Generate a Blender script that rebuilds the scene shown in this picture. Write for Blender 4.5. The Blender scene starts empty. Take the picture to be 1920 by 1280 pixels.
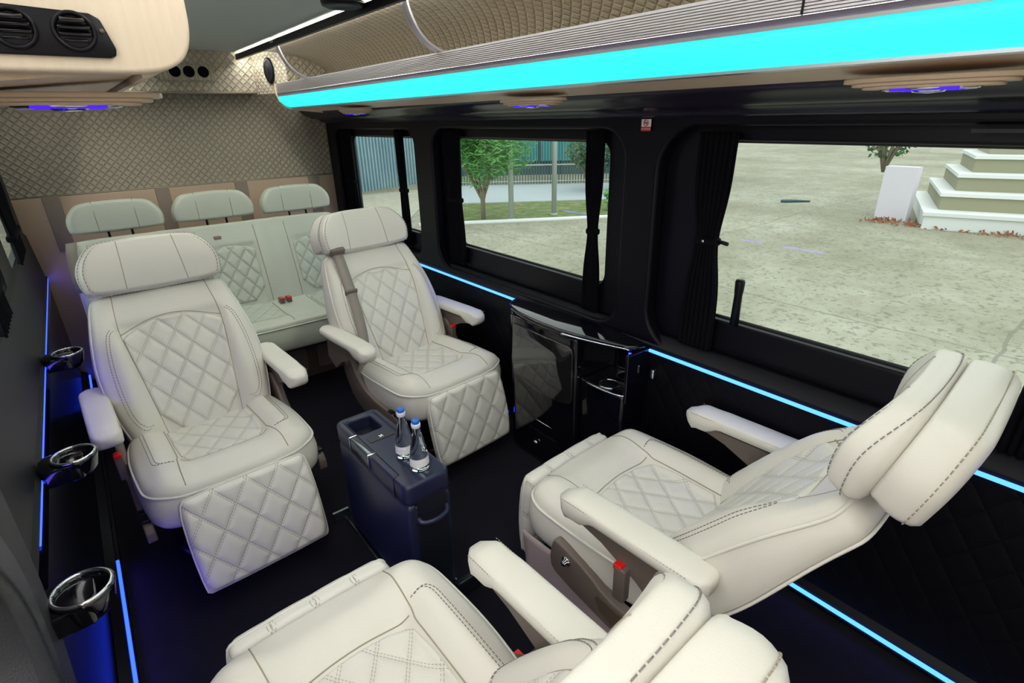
import bpy, math, random
from mathutils import Vector, Matrix
random.seed(7)
SC = bpy.context.scene
COL = SC.collection
H = 1.38                      # eye height above the cabin floor; shapes below are written relative to the eye and lifted by H
# ------------------------------------------------------------------ camera
cam_d = bpy.data.cameras.new('camera')
cam_d.sensor_fit = 'HORIZONTAL'
cam_d.sensor_width = 36.0
cam_d.lens = 995.0 / 1920 * 36
cam_d.clip_start = 0.02
cam_d.clip_end = 300
cam = bpy.data.objects.new('camera', cam_d)
COL.objects.link(cam)
def _n(v):
    return v.normalized()
_Y = _n(Vector((98 - 960, 238 - 640, 995)))
_X = Vector((2318 - 960, 188 - 640, 995))
_X = _n(_X.normalized() - _X.normalized().dot(_Y) * _Y)
_Z = _X.cross(_Y)
cam.matrix_world = Matrix(((_X[0], -_X[1], -_X[2], 0), (_Y[0], -_Y[1], -_Y[2], 0), (_Z[0], -_Z[1], -_Z[2], H), (0, 0, 0, 1)))
SC.camera = cam
SC.view_settings.view_transform = 'Standard'
SC.view_settings.look = 'None'
SC.view_settings.gamma = 1
SC.view_settings.use_curve_mapping = False
SC.view_settings.exposure = 0.0
SC.cycles.use_denoising = True
SC.cycles.max_bounces = 8
SC.cycles.sample_clamp_indirect = 6
# ------------------------------------------------------------------ sky
world = bpy.data.worlds.new('sky')
SC.world = world
world.use_nodes = True
_bg = world.node_tree.nodes['Background']
_bg.inputs['Color'].default_value = (1.0, .985, .955, 1)
_bg.inputs['Strength'].default_value = 1.8
# soft daylight (thin cloud)
_sd = bpy.data.lights.new('daylight', 'SUN')
_sd.energy = 0.5
_sd.angle = math.radians(25)
_sd.color = (1, .97, .92)
_so = bpy.data.objects.new('daylight', _sd)
COL.objects.link(_so)
_so.rotation_euler = (math.radians(38), math.radians(-12), math.radians(-30))
# ------------------------------------------------------------------ materials
class NT:
    def __init__(s, name):
        s.m = bpy.data.materials.new(name); s.m.use_nodes = True
        s.nt = s.m.node_tree; s.N = s.nt.nodes; s.b = s.N['Principled BSDF']
    def link(s, a, b): s.nt.links.new(a, b)
    def val(s, sock, v):
        if hasattr(v, 'is_output') or isinstance(v, bpy.types.NodeSocket): s.link(v, sock)
        else: sock.default_value = v
    def math(s, op, a, b=0.0, c=None):
        n = s.N.new('ShaderNodeMath'); n.operation = op
        s.val(n.inputs[0], a); s.val(n.inputs[1], b)
        if c is not None: s.val(n.inputs[2], c)
        return n.outputs[0]
    def coord(s, kind='Object'):
        return s.N.new('ShaderNodeTexCoord').outputs[kind]
    def noise(s, vec, scale, detail=3, rough=.55):
        n = s.N.new('ShaderNodeTexNoise'); s.link(vec, n.inputs['Vector'])
        n.inputs['Scale'].default_value = scale; n.inputs['Detail'].default_value = detail; n.inputs['Roughness'].default_value = rough
        return n.outputs['Fac']
    def voro(s, vec, scale, feature='F1'):
        n = s.N.new('ShaderNodeTexVoronoi'); n.feature = feature; s.link(vec, n.inputs['Vector']); n.inputs['Scale'].default_value = scale
        return n.outputs['Distance']
    def ramp(s, fac, stops):
        n = s.N.new('ShaderNodeValToRGB'); s.link(fac, n.inputs[0])
        e = n.color_ramp.elements
        while len(e) < len(stops): e.new(.5)
        for el, (p, c) in zip(e, stops): el.position = p; el.color = (*c, 1)
        return n.outputs['Color']
    def mix(s, fac, a, b):
        n = s.N.new('ShaderNodeMix'); n.data_type = 'RGBA'
        s.val(n.inputs[0], fac); s.val(n.inputs[6], a if not isinstance(a, tuple) else (*a[:3], 1)); s.val(n.inputs[7], b if not isinstance(b, tuple) else (*b[:3], 1))
        return n.outputs[2]
    def bump(s, height, strength=.3, dist=.002, prev=None):
        n = s.N.new('ShaderNodeBump'); n.inputs['Strength'].default_value = strength; n.inputs['Distance'].default_value = dist
        s.link(height, n.inputs['Height'])
        if prev is not None: s.link(prev, n.inputs['Normal'])
        return n.outputs['Normal']
    def sep(s, vec):
        n = s.N.new('ShaderNodeSeparateXYZ'); s.link(vec, n.inputs[0]); return n.outputs
    def set(s, **k):
        for a, v in k.items(): s.val(s.b.inputs[a.replace('_', ' ')], v if not (isinstance(v, tuple) and len(v) == 3) else (*v, 1))
        return s.m

def plain(name, col, rough=.5, metal=0, spec=.5, noise_bump=None, coat=0, **kw):
    t = NT(name); t.set(Base_Color=col, Roughness=rough, Metallic=metal)
    t.b.inputs['Specular IOR Level'].default_value = spec
    t.b.inputs['Coat Weight'].default_value = coat
    if noise_bump:
        sc, st = noise_bump
        t.link(t.bump(t.noise(t.coord(), sc), st, .001), t.b.inputs['Normal'])
    return t.m

def emis(name, col, strength, base=(.02, .02, .02)):
    t = NT(name); t.set(Base_Color=base)
    t.b.inputs['Emission Color'].default_value = (*col, 1); t.b.inputs['Emission Strength'].default_value = strength
    return t.m

def leather(name, col, quilt=None, rough=.42, grain=.32, thread=(.30, .27, .2)):
    """quilt=(pu, pv, d0, line half width, stitches per cell, puff)"""
    t = NT(name); co = t.coord()
    var = t.noise(co, 6.0, 2)
    base = t.mix(var, tuple(c * .94 for c in col), tuple(min(1, c * 1.04) for c in col))
    g = t.voro(co, 420.0)
    nrm = t.bump(g, grain, .0006)
    if quilt:
        pu, pv, d0, lw, ns, puff = quilt
        uv = t.sep(t.coord('UV'))
        uu = t.math('DIVIDE', uv[0], pu); vv = t.math('DIVIDE', uv[1], pv)
        a = t.math('ADD', uu, vv); b = t.math('SUBTRACT', uu, vv)
        def edge(x): return t.math('SUBTRACT', .5, t.math('ABSOLUTE', t.math('SUBTRACT', t.math('FRACT', x), .5)))
        ea, eb = edge(a), edge(b)
        mn = t.math('MINIMUM', ea, eb)
        pil = t.math('SUBTRACT', 1.0, t.math('POWER', t.math('SUBTRACT', 1.0, t.math('MINIMUM', t.math('MULTIPLY', mn, 2.6), 1.0)), 3.0))
        def groove(e): return t.math('LESS_THAN', t.math('ABSOLUTE', t.math('SUBTRACT', e, d0)), lw)
        ga, gb = groove(ea), groove(eb)
        if ns:
            sa = t.math('MULTIPLY', ga, t.math('LESS_THAN', t.math('FRACT', t.math('MULTIPLY', b, float(ns))), .62))
            sb = t.math('MULTIPLY', gb, t.math('LESS_THAN', t.math('FRACT', t.math('MULTIPLY', a, float(ns))), .62))
            st = t.math('MAXIMUM', sa, sb)
            base = t.mix(t.math('MULTIPLY', st, .75), base, thread)
        gg = t.math('MAXIMUM', ga, gb)
        hgt = t.math('SUBTRACT', pil, t.math('MULTIPLY', gg, .35))
        nrm = t.bump(hgt, 1.0, puff, nrm)
    t.set(Base_Color=base, Roughness=rough)
    t.link(nrm, t.b.inputs['Normal'])
    return t.m

CREAM = (.70, .675, .61)
M = {}
M['leather'] = leather('cream_leather', CREAM)
M['quilt'] = leather('cream_quilted_leather', (.70, .68, .62), (.084, .118, .045, .012, 9, .0028))
M['quilt_rest'] = leather('cream_quilted_leather_pad', (.74, .72, .67), (.098, .13, .040, .011, 9, .0028))
M['leather_rear'] = leather('greenlit_cream_leather', (.56, .60, .50))  # rear bench: cream leather with the greenish LED light put into its colour
M['quilt_rear'] = leather('greenlit_cream_quilted_leather', (.55, .60, .50), (.075, .105, .05, .013, 9, .004))  # quilted cream copy, same greenish light in the colour
M['piping'] = plain('piping_leather', (.73, .71, .65), .4)
M['seam'] = plain('seam_thread', (.34, .30, .22), .8)
M['thread'] = plain('grey_thread', (.23, .21, .2), .8)
M['taupe'] = plain('taupe_plastic', (.145, .115, .10), .42, noise_bump=(500, .05))
M['brown'] = plain('brown_plastic', (.09, .065, .05), .45)
M['skirt'] = plain('mauve_cloth', (.42, .34, .34), .8, noise_bump=(60, .15))
M['red'] = plain('red_button_plastic', (.75, .01, .01), .35)
M['belt'] = plain('taupe_webbing', (.27, .235, .205), .7, noise_bump=(900, .3))
M['blackp'] = plain('black_plastic', (.004, .0038, .007), .38, spec=.22, noise_bump=(600, .04))
M['walltrim'] = plain('black_wall_trim', (.003, .0025, .006), .42, spec=.2)
M['gloss'] = plain('black_piano_lacquer', (.003, .003, .006), .07, coat=.2)
M['covetrim'] = plain('highlit_black_trim', (.016, .013, .024), .3, spec=.5)  # black trim, purple-grey highlight of the roll put into the base colour
M['gloss_soft'] = plain('black_satin_lacquer', (.003, .003, .006), .28, spec=.35)
M['mirror'] = plain('smoked_mirror', (.11, .11, .115), .05, metal=.9)
M['fabric'] = plain('black_curtain_cloth', (.003, .0028, .005), .95, noise_bump=(300, .3), spec=.15)
M['chrome'] = plain('chrome', (.75, .76, .8), .12, metal=1)
M['alu'] = plain('brushed_aluminium', (.74, .72, .77), .36, metal=.8)
M['alu_dark'] = plain('grey_lacquered_profile', (.17, .155, .21), .45, metal=.3)
M['ceiling'] = plain('grey_green_headliner', (.50, .54, .48), .85, noise_bump=(700, .12))
M['greytrim'] = plain('dark_grey_trim', (.014, .014, .018), .5, spec=.25, noise_bump=(700, .08))
M['pillar'] = plain('grey_pillar_plastic', (.028, .026, .032), .48, spec=.3, noise_bump=(700, .08))
M['greyleather'] = leather('black_leather', (.016, .017, .024), rough=.35, grain=.35)
M['tan'] = leather('tan_leather', (.50, .37, .265), grain=.1)
M['tanpatch'] = plain('taupe_patch_leather', (.27, .215, .17), .5)
M['wall_quilt'] = leather('beige_quilted_wall_leather', (.40, .355, .27), (.040, .040, .02, .03, 0, .0045), rough=.5)
M['wall_quilt_fine'] = leather('beige_fine_quilted_leather', (.42, .37, .285), (.040, .040, .02, .03, 0, .0045), rough=.5)
M['black_quilt'] = leather('black_quilted_leather', (.002, .0018, .004), (.085, .12, .04, .012, 0, .0012), rough=.5); M['black_quilt'].node_tree.nodes['Principled BSDF'].inputs['Specular IOR Level'].default_value = .15
M['cooler'] = plain('navy_black_plastic', (.013, .016, .045), .33, spec=.4, noise_bump=(500, .05))
M['cooler_in'] = plain('dark_recess_plastic', (.008, .009, .016), .4)
M['smoke'] = plain('smoked_chrome', (.10, .12, .135), .22, metal=.9)
M['whitepaint'] = plain('white_print', (.8, .8, .8), .5)
M['redpaint'] = plain('red_print', (.6, .02, .04), .5)
M['led_blue'] = emis('blue_led', (.012, .045, 1.0), 6)
M['led_cyan'] = emis('ice_blue_led', (.07, .29, 1.0), 2.8)
M['led_violet'] = emis('violet_led', (.06, .004, 1.0), 1.1)
M['led_white'] = emis('white_led', (1, .98, .90), 34)
M['cyan'] = emis('cyan_diffuser', (.022, .92, .93), 1.0, base=(.05, .3, .32))
M['green_led'] = emis('green_indicator', (.0, .6, .35), 1.5)
M['window_dark'] = plain('rubber_seal', (.01, .01, .012), .6)

t = NT('cream_wood_grain')
_v = t.coord(); _mp = t.N.new('ShaderNodeMapping'); t.link(_v, _mp.inputs[0]); _mp.inputs['Scale'].default_value = (60, 60, 4)
t.set(Base_Color=t.mix(t.noise(_mp.outputs[0], 2.0, 4), (.72, .58, .44), (.84, .72, .57)), Roughness=.45)
M['cream'] = t.m
t = NT('beige_wood_grain')
_v = t.coord(); _mp = t.N.new('ShaderNodeMapping'); t.link(_v, _mp.inputs[0]); _mp.inputs['Scale'].default_value = (30, 3, 60)
t.set(Base_Color=t.mix(t.noise(_mp.outputs[0], 2.0, 4), (.62, .46, .33), (.74, .58, .43)), Roughness=.45)
M['beige'] = t.m

t = NT('black_carpet')
_c = t.coord()
t.set(Base_Color=t.mix(t.noise(_c, 9, 4), (.002, .002, .005), (.008, .007, .014)), Roughness=.95)
t.b.inputs['Specular IOR Level'].default_value = .2
t.link(t.bump(t.noise(_c, 900, 2), .5, .002), t.b.inputs['Normal'])
M['carpet'] = t.m

t = NT('tinted_glass')
out = t.N['Material Output']; t.N.remove(t.b)
tr = t.N.new('ShaderNodeBsdfTransparent'); tr.inputs[0].default_value = (.91, .975, .96, 1)
gl = t.N.new('ShaderNodeBsdfGlossy'); gl.inputs['Roughness'].default_value = .0
fr = t.N.new('ShaderNodeFresnel'); fr.inputs[0].default_value = 1.45
mx = t.N.new('ShaderNodeMixShader'); _ge = t.N.new('ShaderNodeNewGeometry'); t.link(t.math('MULTIPLY', fr.outputs[0], t.math('SUBTRACT', 1.0, _ge.outputs['Backfacing'])), mx.inputs[0]); t.link(tr.outputs[0], mx.inputs[1]); t.link(gl.outputs[0], mx.inputs[2]); t.link(mx.outputs[0], out.inputs[0])
M['glass'] = t.m
t = NT('bottle_glass')
t.set(Base_Color=(.86, .9, .97), Roughness=.02)
t.b.inputs['Transmission Weight'].default_value = 1; t.b.inputs['IOR'].default_value = 1.33
M['bottle'] = t.m
M['cap'] = plain('blue_cap_plastic', (.02, .13, .55), .35)
M['capring'] = plain('clear_ring_plastic', (.62, .66, .8), .25)

t = NT('bottle_label'); uv = t.sep(t.coord('UV'))
_r = t.math('FRACT', t.math('MULTIPLY', uv[1], 9.0))
_ln = t.math('MULTIPLY', t.math('LESS_THAN', _r, .45), t.math('GREATER_THAN', t.noise(t.coord(), 700, 1), .52))
t.set(Base_Color=t.mix(t.math('MULTIPLY', _ln, .55), (.80, .80, .84), (.12, .13, .2)), Roughness=.6)
M['label'] = t.m

# exterior
t = NT('weathered_concrete'); _c = t.coord()
_n1 = t.noise(_c, .35, 6, .6); _n2 = t.noise(_c, 14, 5, .7); _n3 = t.noise(_c, 2.2, 5, .65)
_col = t.mix(t.math('MULTIPLY_ADD', _n1, 2.4, -.7), (.24, .235, .165), (.56, .56, .48)); _col = t.mix(t.math('MULTIPLY', t.math('SUBTRACT', 1.0, _n3), 1.0), _col, (.19, .175, .115))
_col = t.mix(t.math('MULTIPLY', t.math('GREATER_THAN', _n2, .57), .6), _col, (.13, .12, .08))
_s = t.sep(_c)
def _joint(x, p, o): 
    return t.math('LESS_THAN', t.math('ABSOLUTE', t.math('SUBTRACT', t.math('FRACT', t.math('ADD', t.math('MULTIPLY', x, 1 / p), o)), .5)), .0035)
_wx = t.math('ADD', _s[0], t.math('MULTIPLY', _n1, .4)); _wy = t.math('ADD', _s[1], t.math('MULTIPLY', _n1, .4))
_j = t.math('MAXIMUM', _joint(_wx, 4.5, .1), _joint(_wy, 4.5, .3))
_col = t.mix(t.math('MULTIPLY', _j, .6), _col, (.15, .14, .11))
t.set(Base_Color=_col, Roughness=.9); t.link(t.bump(_n2, .3, .01), t.b.inputs['Normal'])
M['concrete'] = t.m
M['sidewalk'] = plain('pale_sidewalk', (.42, .47, .50), .85, noise_bump=(5, .1))
t = NT('paving_bricks'); _b = t.N.new('ShaderNodeTexBrick'); t.link(t.coord(), _b.inputs['Vector']); _b.inputs['Scale'].default_value = 3
_b.inputs['Color1'].default_value = (.50, .47, .38, 1); _b.inputs['Color2'].default_value = (.40, .38, .32, 1); _b.inputs['Mortar'].default_value = (.27, .26, .2, 1)
t.set(Base_Color=_b.outputs[0], Roughness=.9); M['paving'] = t.m
t = NT('patchy_grass'); t.set(Base_Color=t.ramp(t.noise(t.coord(), 3.5, 6, .7), [(.35, (.30, .25, .13)), (.5, (.14, .19, .07)), (.7, (.07, .14, .03))]), Roughness=1); M['grass'] = t.m
M['stone'] = plain('white_stone', (.68, .70, .70), .7, noise_bump=(8, .1))
M['riser'] = plain('olive_stone_riser', (.27, .26, .17), .8, noise_bump=(8, .15))
M['whitewall'] = plain('lilac_white_render', (.66, .62, .70), .8)
M['leaf'] = plain('green_leaves', (.10, .30, .07), .6)
M['leaf_dark'] = plain('dark_leaves', (.05, .13, .045), .6)
M['twig'] = plain('grey_bark', (.22, .19, .14), .9)
M['dry'] = plain('dry_leaves', (.25, .09, .04), .9)
M['post'] = plain('grey_steel', (.36, .40, .38), .5)
M['fence'] = plain('dark_fence_steel', (.08, .11, .11), .5)
M['tealglass'] = plain('teal_facade_glass', (.05, .30, .33), .08, spec=.8)
M['tealdark'] = plain('dark_facade_frame', (.03, .08, .09), .4)
t = NT('corrugated_steel'); t.set(Base_Color=t.mix(t.noise(t.coord(), 1.2, 4), (.13, .27, .34), (.38, .52, .58)), Roughness=.45, Metallic=.2); M['corr'] = t.m

# ------------------------------------------------------------------ mesh helpers
class G:
    """verts / faces / uvs of one mesh"""
    def __init__(s): s.v = []; s.f = []; s.uv = []; s.flat = set()
    def add(s, v, f, uv=None, flat=False):
        o = len(s.v); s.v += [tuple(p) for p in v]; s.uv += list(uv) if uv else [(p[0], p[1]) for p in v]
        for q in f:
            if flat: s.flat.add(len(s.f))
            s.f.append(tuple(i + o for i in q))
        return s
    def xf(s, m):
        s.v = [tuple(m @ Vector(p)) for p in s.v]; return s
def mesh_obj(name, g, mat, parent=None, smooth=True, loc=None, rot=None):
    me = bpy.data.meshes.new(name); me.from_pydata(g.v, [], g.f); me.validate()
    uvl = me.uv_layers.new(name='UVMap')
    for l in me.loops: uvl.data[l.index].uv = g.uv[l.vertex_index]
    for i, p in enumerate(me.polygons): p.use_smooth = smooth and i not in g.flat
    me.materials.append(M[mat] if isinstance(mat, str) else mat)
    o = bpy.data.objects.new(name, me); COL.objects.link(o)
    if parent: o.parent = parent
    if loc: o.location = loc
    if rot: o.rotation_euler = rot
    return o
def empty(name, loc=(0, 0, 0), rz=0):
    o = bpy.data.objects.new(name, None); COL.objects.link(o); o.location = loc; o.rotation_euler = (0, 0, rz); o.empty_display_size = .05
    return o
def tag(o, label, cat, group=None, kind=None):
    if label: o['label'] = label
    if cat: o['category'] = cat
    if group: o['group'] = group
    if kind: o['kind'] = kind
    return o
def struct(o, label=None):
    o['kind'] = 'structure'
    if label: o['label'] = label
    return o
def box(x0, x1, y0, y1, z0, z1, r=0, seg=3, g=None):
    g = g or G()
    if r <= 0:
        v = [(x, y, z) for x in (x0, x1) for y in (y0, y1) for z in (z0, z1)]
        g.add(v, [(0, 1, 3, 2), (4, 6, 7, 5), (0, 4, 5, 1), (2, 3, 7, 6), (0, 2, 6, 4), (1, 5, 7, 3)], flat=True); return g
    r = min(r, (x1 - x0) / 2 * .99, (y1 - y0) / 2 * .99, (z1 - z0) / 2 * .99)
    # rounded box: stack of rounded-rectangle rings
    n = seg * 2 + 2
    rings = []
    def ring(ins, z):
        pts = []
        rr = r
        for cx, cy, a0 in ((x1 - r, y1 - r, 0), (x0 + r, y1 - r, 90), (x0 + r, y0 + r, 180), (x1 - r, y0 + r, 270)):
            for k in range(seg * 2 + 1):
                a = math.radians(a0 + 90 * k / (seg * 2)); q = max(rr - ins, 0)
                pts.append((cx + q * math.cos(a), cy + q * math.sin(a), z))
        return pts
    for k in range(seg + 1):
        a = math.pi / 2 * (1 - k / seg); rings.append(ring(r - r * math.cos(a), z0 + r - r * math.sin(a)))
    for k in range(seg + 1):
        a = math.pi / 2 * k / seg; rings.append(ring(r - r * math.cos(a), z1 - r + r * math.sin(a)))
    m = len(rings[0]); v = [p for q in rings for p in q]; f = []
    for i in range(len(rings) - 1):
        for j in range(m): f.append((i * m + j, i * m + (j + 1) % m, (i + 1) * m + (j + 1) % m, (i + 1) * m + j))
    f.append(tuple(range(m))[::-1]); f.append(tuple((len(rings) - 1) * m + j for j in range(m)))
    g.add(v, f); return g
def tube(pts, r, closed=False, n=8, g=None, caps=True, scale=None):
    g = g or G(); P = [Vector(p) for p in pts]; N = len(P); v = []; f = []
    prev = None
    for i in range(N):
        if closed: d = P[(i + 1) % N] - P[i - 1]
        else: d = P[min(i + 1, N - 1)] - P[max(i - 1, 0)]
        d = d.normalized() if d.length > 1e-9 else Vector((0, 0, 1))
        if prev is None:
            u = d.orthogonal().normalized()
        else:
            u = prev - prev.dot(d) * d; u = u.normalized() if u.length > 1e-6 else d.orthogonal().normalized()
        prev = u; w = d.cross(u)
        rr = r[i] if isinstance(r, (list, tuple)) else r
        for k in range(n):
            a = 2 * math.pi * k / n; v.append(P[i] + rr * (math.cos(a) * u + math.sin(a) * w))
    for i in range(N if closed else N - 1):
        for k in range(n):
            a, b = i * n, ((i + 1) % N) * n; f.append((a + k, a + (k + 1) % n, b + (k + 1) % n, b + k))
    if not closed and caps: f.append(tuple(range(n))[::-1]); f.append(tuple((N - 1) * n + k for k in range(n)))
    return g.add(v, f)
def dashes(pts, r=.0011, dash=.0065, gap=.0035, g=None):
    """a stitched line: short raised threads along a path"""
    g = g or G(); P = [Vector(p) for p in pts]
    L = [0]
    for a, b in zip(P, P[1:]): L.append(L[-1] + (b - a).length)
    def at(s):
        for i in range(len(P) - 1):
            if s <= L[i + 1]: return P[i].lerp(P[i + 1], (s - L[i]) / max(L[i + 1] - L[i], 1e-9))
        return P[-1]
    s = 0
    while s + dash < L[-1]:
        tube([at(s), at(s + dash)], r, n=4, g=g); s += dash + gap
    return g
def chaikin(p, n=2, closed=True):
    for _ in range(n):
        q = []
        m = len(p)
        for i in range(m if closed else m - 1):
            a, b = p[i], p[(i + 1) % m]
            q.append(tuple(a[k] * .75 + b[k] * .25 for k in range(len(a)))); q.append(tuple(a[k] * .25 + b[k] * .75 for k in range(len(a))))
        if not closed: q = [p[0]] + q + [p[-1]]
        p = q
    return p
def resample(p, n, closed=True):
    P = [Vector(x) for x in p]
    if closed: P.append(P[0])
    L = [0]
    for a, b in zip(P, P[1:]): L.append(L[-1] + (b - a).length)
    out = []; i = 0
    for k in range(n):
        s = L[-1] * k / (n if closed else n - 1)
        while i < len(P) - 2 and s > L[i + 1]: i += 1
        out.append(tuple(P[i].lerp(P[i + 1], (s - L[i]) / max(L[i + 1] - L[i], 1e-9))))
    return out
def quiltf(u, v, pu, pv):
    a = u / pu + v / pv; b = u / pu - v / pv
    e = lambda x: .5 - abs((x % 1) - .5)
    m = min(e(a), e(b)); return 1 - (1 - min(m * 2.6, 1)) ** 2
def pad(outline, h, edge=.02, depth=.06, K=22, N=140, q=None, bulge=.004, back=.85, side=5, uvo=(0, 0)):
    """upholstered pad: outline in (u,v), face height h(u,v), rounded edge, side wall down to -depth"""
    o = resample(outline, N); cx = sum(p[0] for p in o) / N; cy = sum(p[1] for p in o) / N
    R = sum(math.hypot(p[0] - cx, p[1] - cy) for p in o) / N
    r0 = max(.3, 1 - edge / R)
    rh = [r0 * k / K for k in range(1, K + 1)] + [r0 + (1 - r0) * math.sin(math.pi / 2 * k / 6) for k in range(1, 7)]
    v = [(cx, cy, h(cx, cy))]; f = []
    dep = depth if callable(depth) else (lambda a, b: depth)
    for r in rh:
        tt = max(0, (r - r0) / (1 - r0))
        for p in o:
            x, y = cx + r * (p[0] - cx), cy + r * (p[1] - cy)
            z = h(x, y) - edge * (1 - math.sqrt(max(0, 1 - tt * tt)))
            if q and tt < .6: z += q[2] * quiltf(x, y, q[0], q[1]) * (1 - tt)
            v.append((x, y, z))
    nr = len(rh)
    last = v[-N:]
    for k in range(1, side + 1):
        s = k / side
        for p, l in zip(o, last):
            d = Vector((p[0] - cx, p[1] - cy)); d.normalize(); b = bulge * math.sin(math.pi * s)
            if k == side: b = -.006
            v.append((p[0] + d.x * b, p[1] + d.y * b, l[2] * (1 - s) - dep(*p[:2]) * s))
    for p in o: v.append((cx + back * (p[0] - cx), cy + back * (p[1] - cy), -dep(*p[:2]) - .006))
    nt = nr + side + 1
    for j in range(N): f.append((0, 1 + j, 1 + (j + 1) % N))
    for i in range(nt - 1):
        for j in range(N):
            a, b = 1 + i * N, 1 + (i + 1) * N; f.append((a + j, b + j, b + (j + 1) % N, a + (j + 1) % N))
    f.append(tuple(1 + (nt - 1) * N + j for j in range(N))[::-1])
    g = G(); g.add(v, f, [(p[0] + uvo[0], p[1] + uvo[1]) for p in v]); return g
def onsurf(path, h, off=.0008):
    return [(p[0], p[1], h(p[0], p[1]) + off) for p in path]
def seamline(pts, h, n=46, off=.0003, r=.0016):
    p = resample([(a, b, 0) for a, b in pts], n, False)
    return tube(onsurf([(q[0], q[1]) for q in p], h, off), r, n=5)
def prism(poly, a0, a1, axis='x', g=None, closed=True):
    """poly points extruded between a0 and a1; axis x: poly=(y,z); y: (x,z); z: (x,y)"""
    g = g or G(); n = len(poly)
    def mk(p, a):
        return (a, p[0], p[1]) if axis == 'x' else (p[0], a, p[1]) if axis == 'y' else (p[0], p[1], a)
    v = [mk(p, a0) for p in poly] + [mk(p, a1) for p in poly]
    f = [(i, (i + 1) % n, n + (i + 1) % n, n + i) for i in range(n if closed else n - 1)]
    if closed: f += [tuple(range(n))[::-1], tuple(range(n, 2 * n))]
    return g.add(v, f, flat=True)
def bevel(o, w, seg=3, angle=30):
    m = o.modifiers.new('bevel', 'BEVEL'); m.width = w; m.segments = seg; m.limit_method = 'ANGLE'; m.angle_limit = math.radians(angle)
    for p in o.data.polygons: p.use_smooth = True
    return o
def rrect(x0, x1, y0, y1, r, n=8):
    r = min(r, (x1 - x0) / 2 - 1e-4, (y1 - y0) / 2 - 1e-4); p = []
    for cx, cy, a0 in ((x1 - r, y1 - r, 0), (x0 + r, y1 - r, 90), (x0 + r, y0 + r, 180), (x1 - r, y0 + r, 270)):
        for k in range(n + 1):
            a = math.radians(a0 + 90 * k / n); p.append((cx + r * math.cos(a), cy + r * math.sin(a)))
    return p
def holed(name, outer, holes, mat, frame, thick, parent=None, bev=0.0, smooth=True):
    """flat slab with holes, drawn in 2D then placed: frame maps (a,b,c) to xyz, c is thickness direction"""
    cu = bpy.data.curves.new(name, 'CURVE'); cu.dimensions = '2D'; cu.fill_mode = 'BOTH'; cu.extrude = thick / 2; cu.bevel_depth = bev; cu.bevel_resolution = 3
    cu.offset = -bev
    for pl in [outer] + holes:
        s = cu.splines.new('POLY'); s.points.add(len(pl) - 1)
        for q, p in zip(s.points, pl): q.co = (p[0], p[1], 0, 1)
        s.use_cyclic_u = True
    co = bpy.data.objects.new('tmp', cu); COL.objects.link(co)
    dg = bpy.context.evaluated_depsgraph_get(); me = bpy.data.meshes.new_from_object(co.evaluated_get(dg)); bpy.data.objects.remove(co)
    me.name = name
    uvl = me.uv_layers[0] if me.uv_layers else me.uv_layers.new(name='UVMap')
    for l in me.loops:
        c = me.vertices[l.vertex_index].co; uvl.data[l.index].uv = (c.x, c.y)
    for vv in me.vertices: vv.co = frame(*vv.co)
    me.materials.clear(); me.materials.append(M[mat])
    for p in me.polygons: p.use_smooth = False
    o = bpy.data.objects.new(name, me); COL.objects.link(o)
    if parent: o.parent = parent
    return o
def lathe(prof, n=28, g=None, c=(0, 0, 0), axis='z'):
    g = g or G(); v = []; f = []; uv = []
    for i, (r, z) in enumerate(prof):
        for k in range(n):
            a = 2 * math.pi * k / n; p = (r * math.cos(a), r * math.sin(a), z)
            if axis == 'y': p = (p[0], p[2], p[1])
            if axis == 'x': p = (p[2], p[0], p[1])
            v.append((c[0] + p[0], c[1] + p[1], c[2] + p[2])); uv.append((k / n, z))
    for i in range(len(prof) - 1):
        for k in range(n): f.append((i * n + k, i * n + (k + 1) % n, (i + 1) * n + (k + 1) % n, (i + 1) * n + k))
    f.append(tuple(range(n))[::-1]); f.append(tuple((len(prof) - 1) * n + k for k in range(n)))
    return g.add(v, f, uv)
def sweep(profile, ys, g=None):
    """open (x,z) profile extruded along y"""
    return prism(profile, ys[0], ys[1], 'y', g, closed=True)
def copy_tree(o, parent=None):
    c = o.copy(); COL.objects.link(c); c.parent = parent
    for ch in list(o.children): copy_tree(ch, c)
    return c
def sst(x, a, b):
    t_ = min(1, max(0, (x - a) / (b - a))); return t_ * t_ * (3 - 2 * t_)

# ================================================================== CABIN SHELL
XR, XL, YB, YF, ZF = 1.42, -.25, 3.75, -1.15, -1.38
ZT = .36
f_r = lambda a, b, c: (XR + .025 + c, a, b)
struct(mesh_obj('floor', box(-.30, 1.52, YF, YB, ZF - .05, ZF), 'carpet', smooth=False))
# ceiling: gentle crown
g = G(); pr = []
for k in range(13):
    u = -1 + 2 * k / 12; pr.append((.61 + u * .60, .352 + .016 * (1 - u * u)))
pr += [(1.21, .42), (.01, .42)]
prism(pr, YF, YB, 'y', g)
struct(mesh_obj('ceiling', g, 'ceiling', smooth=False))
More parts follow.
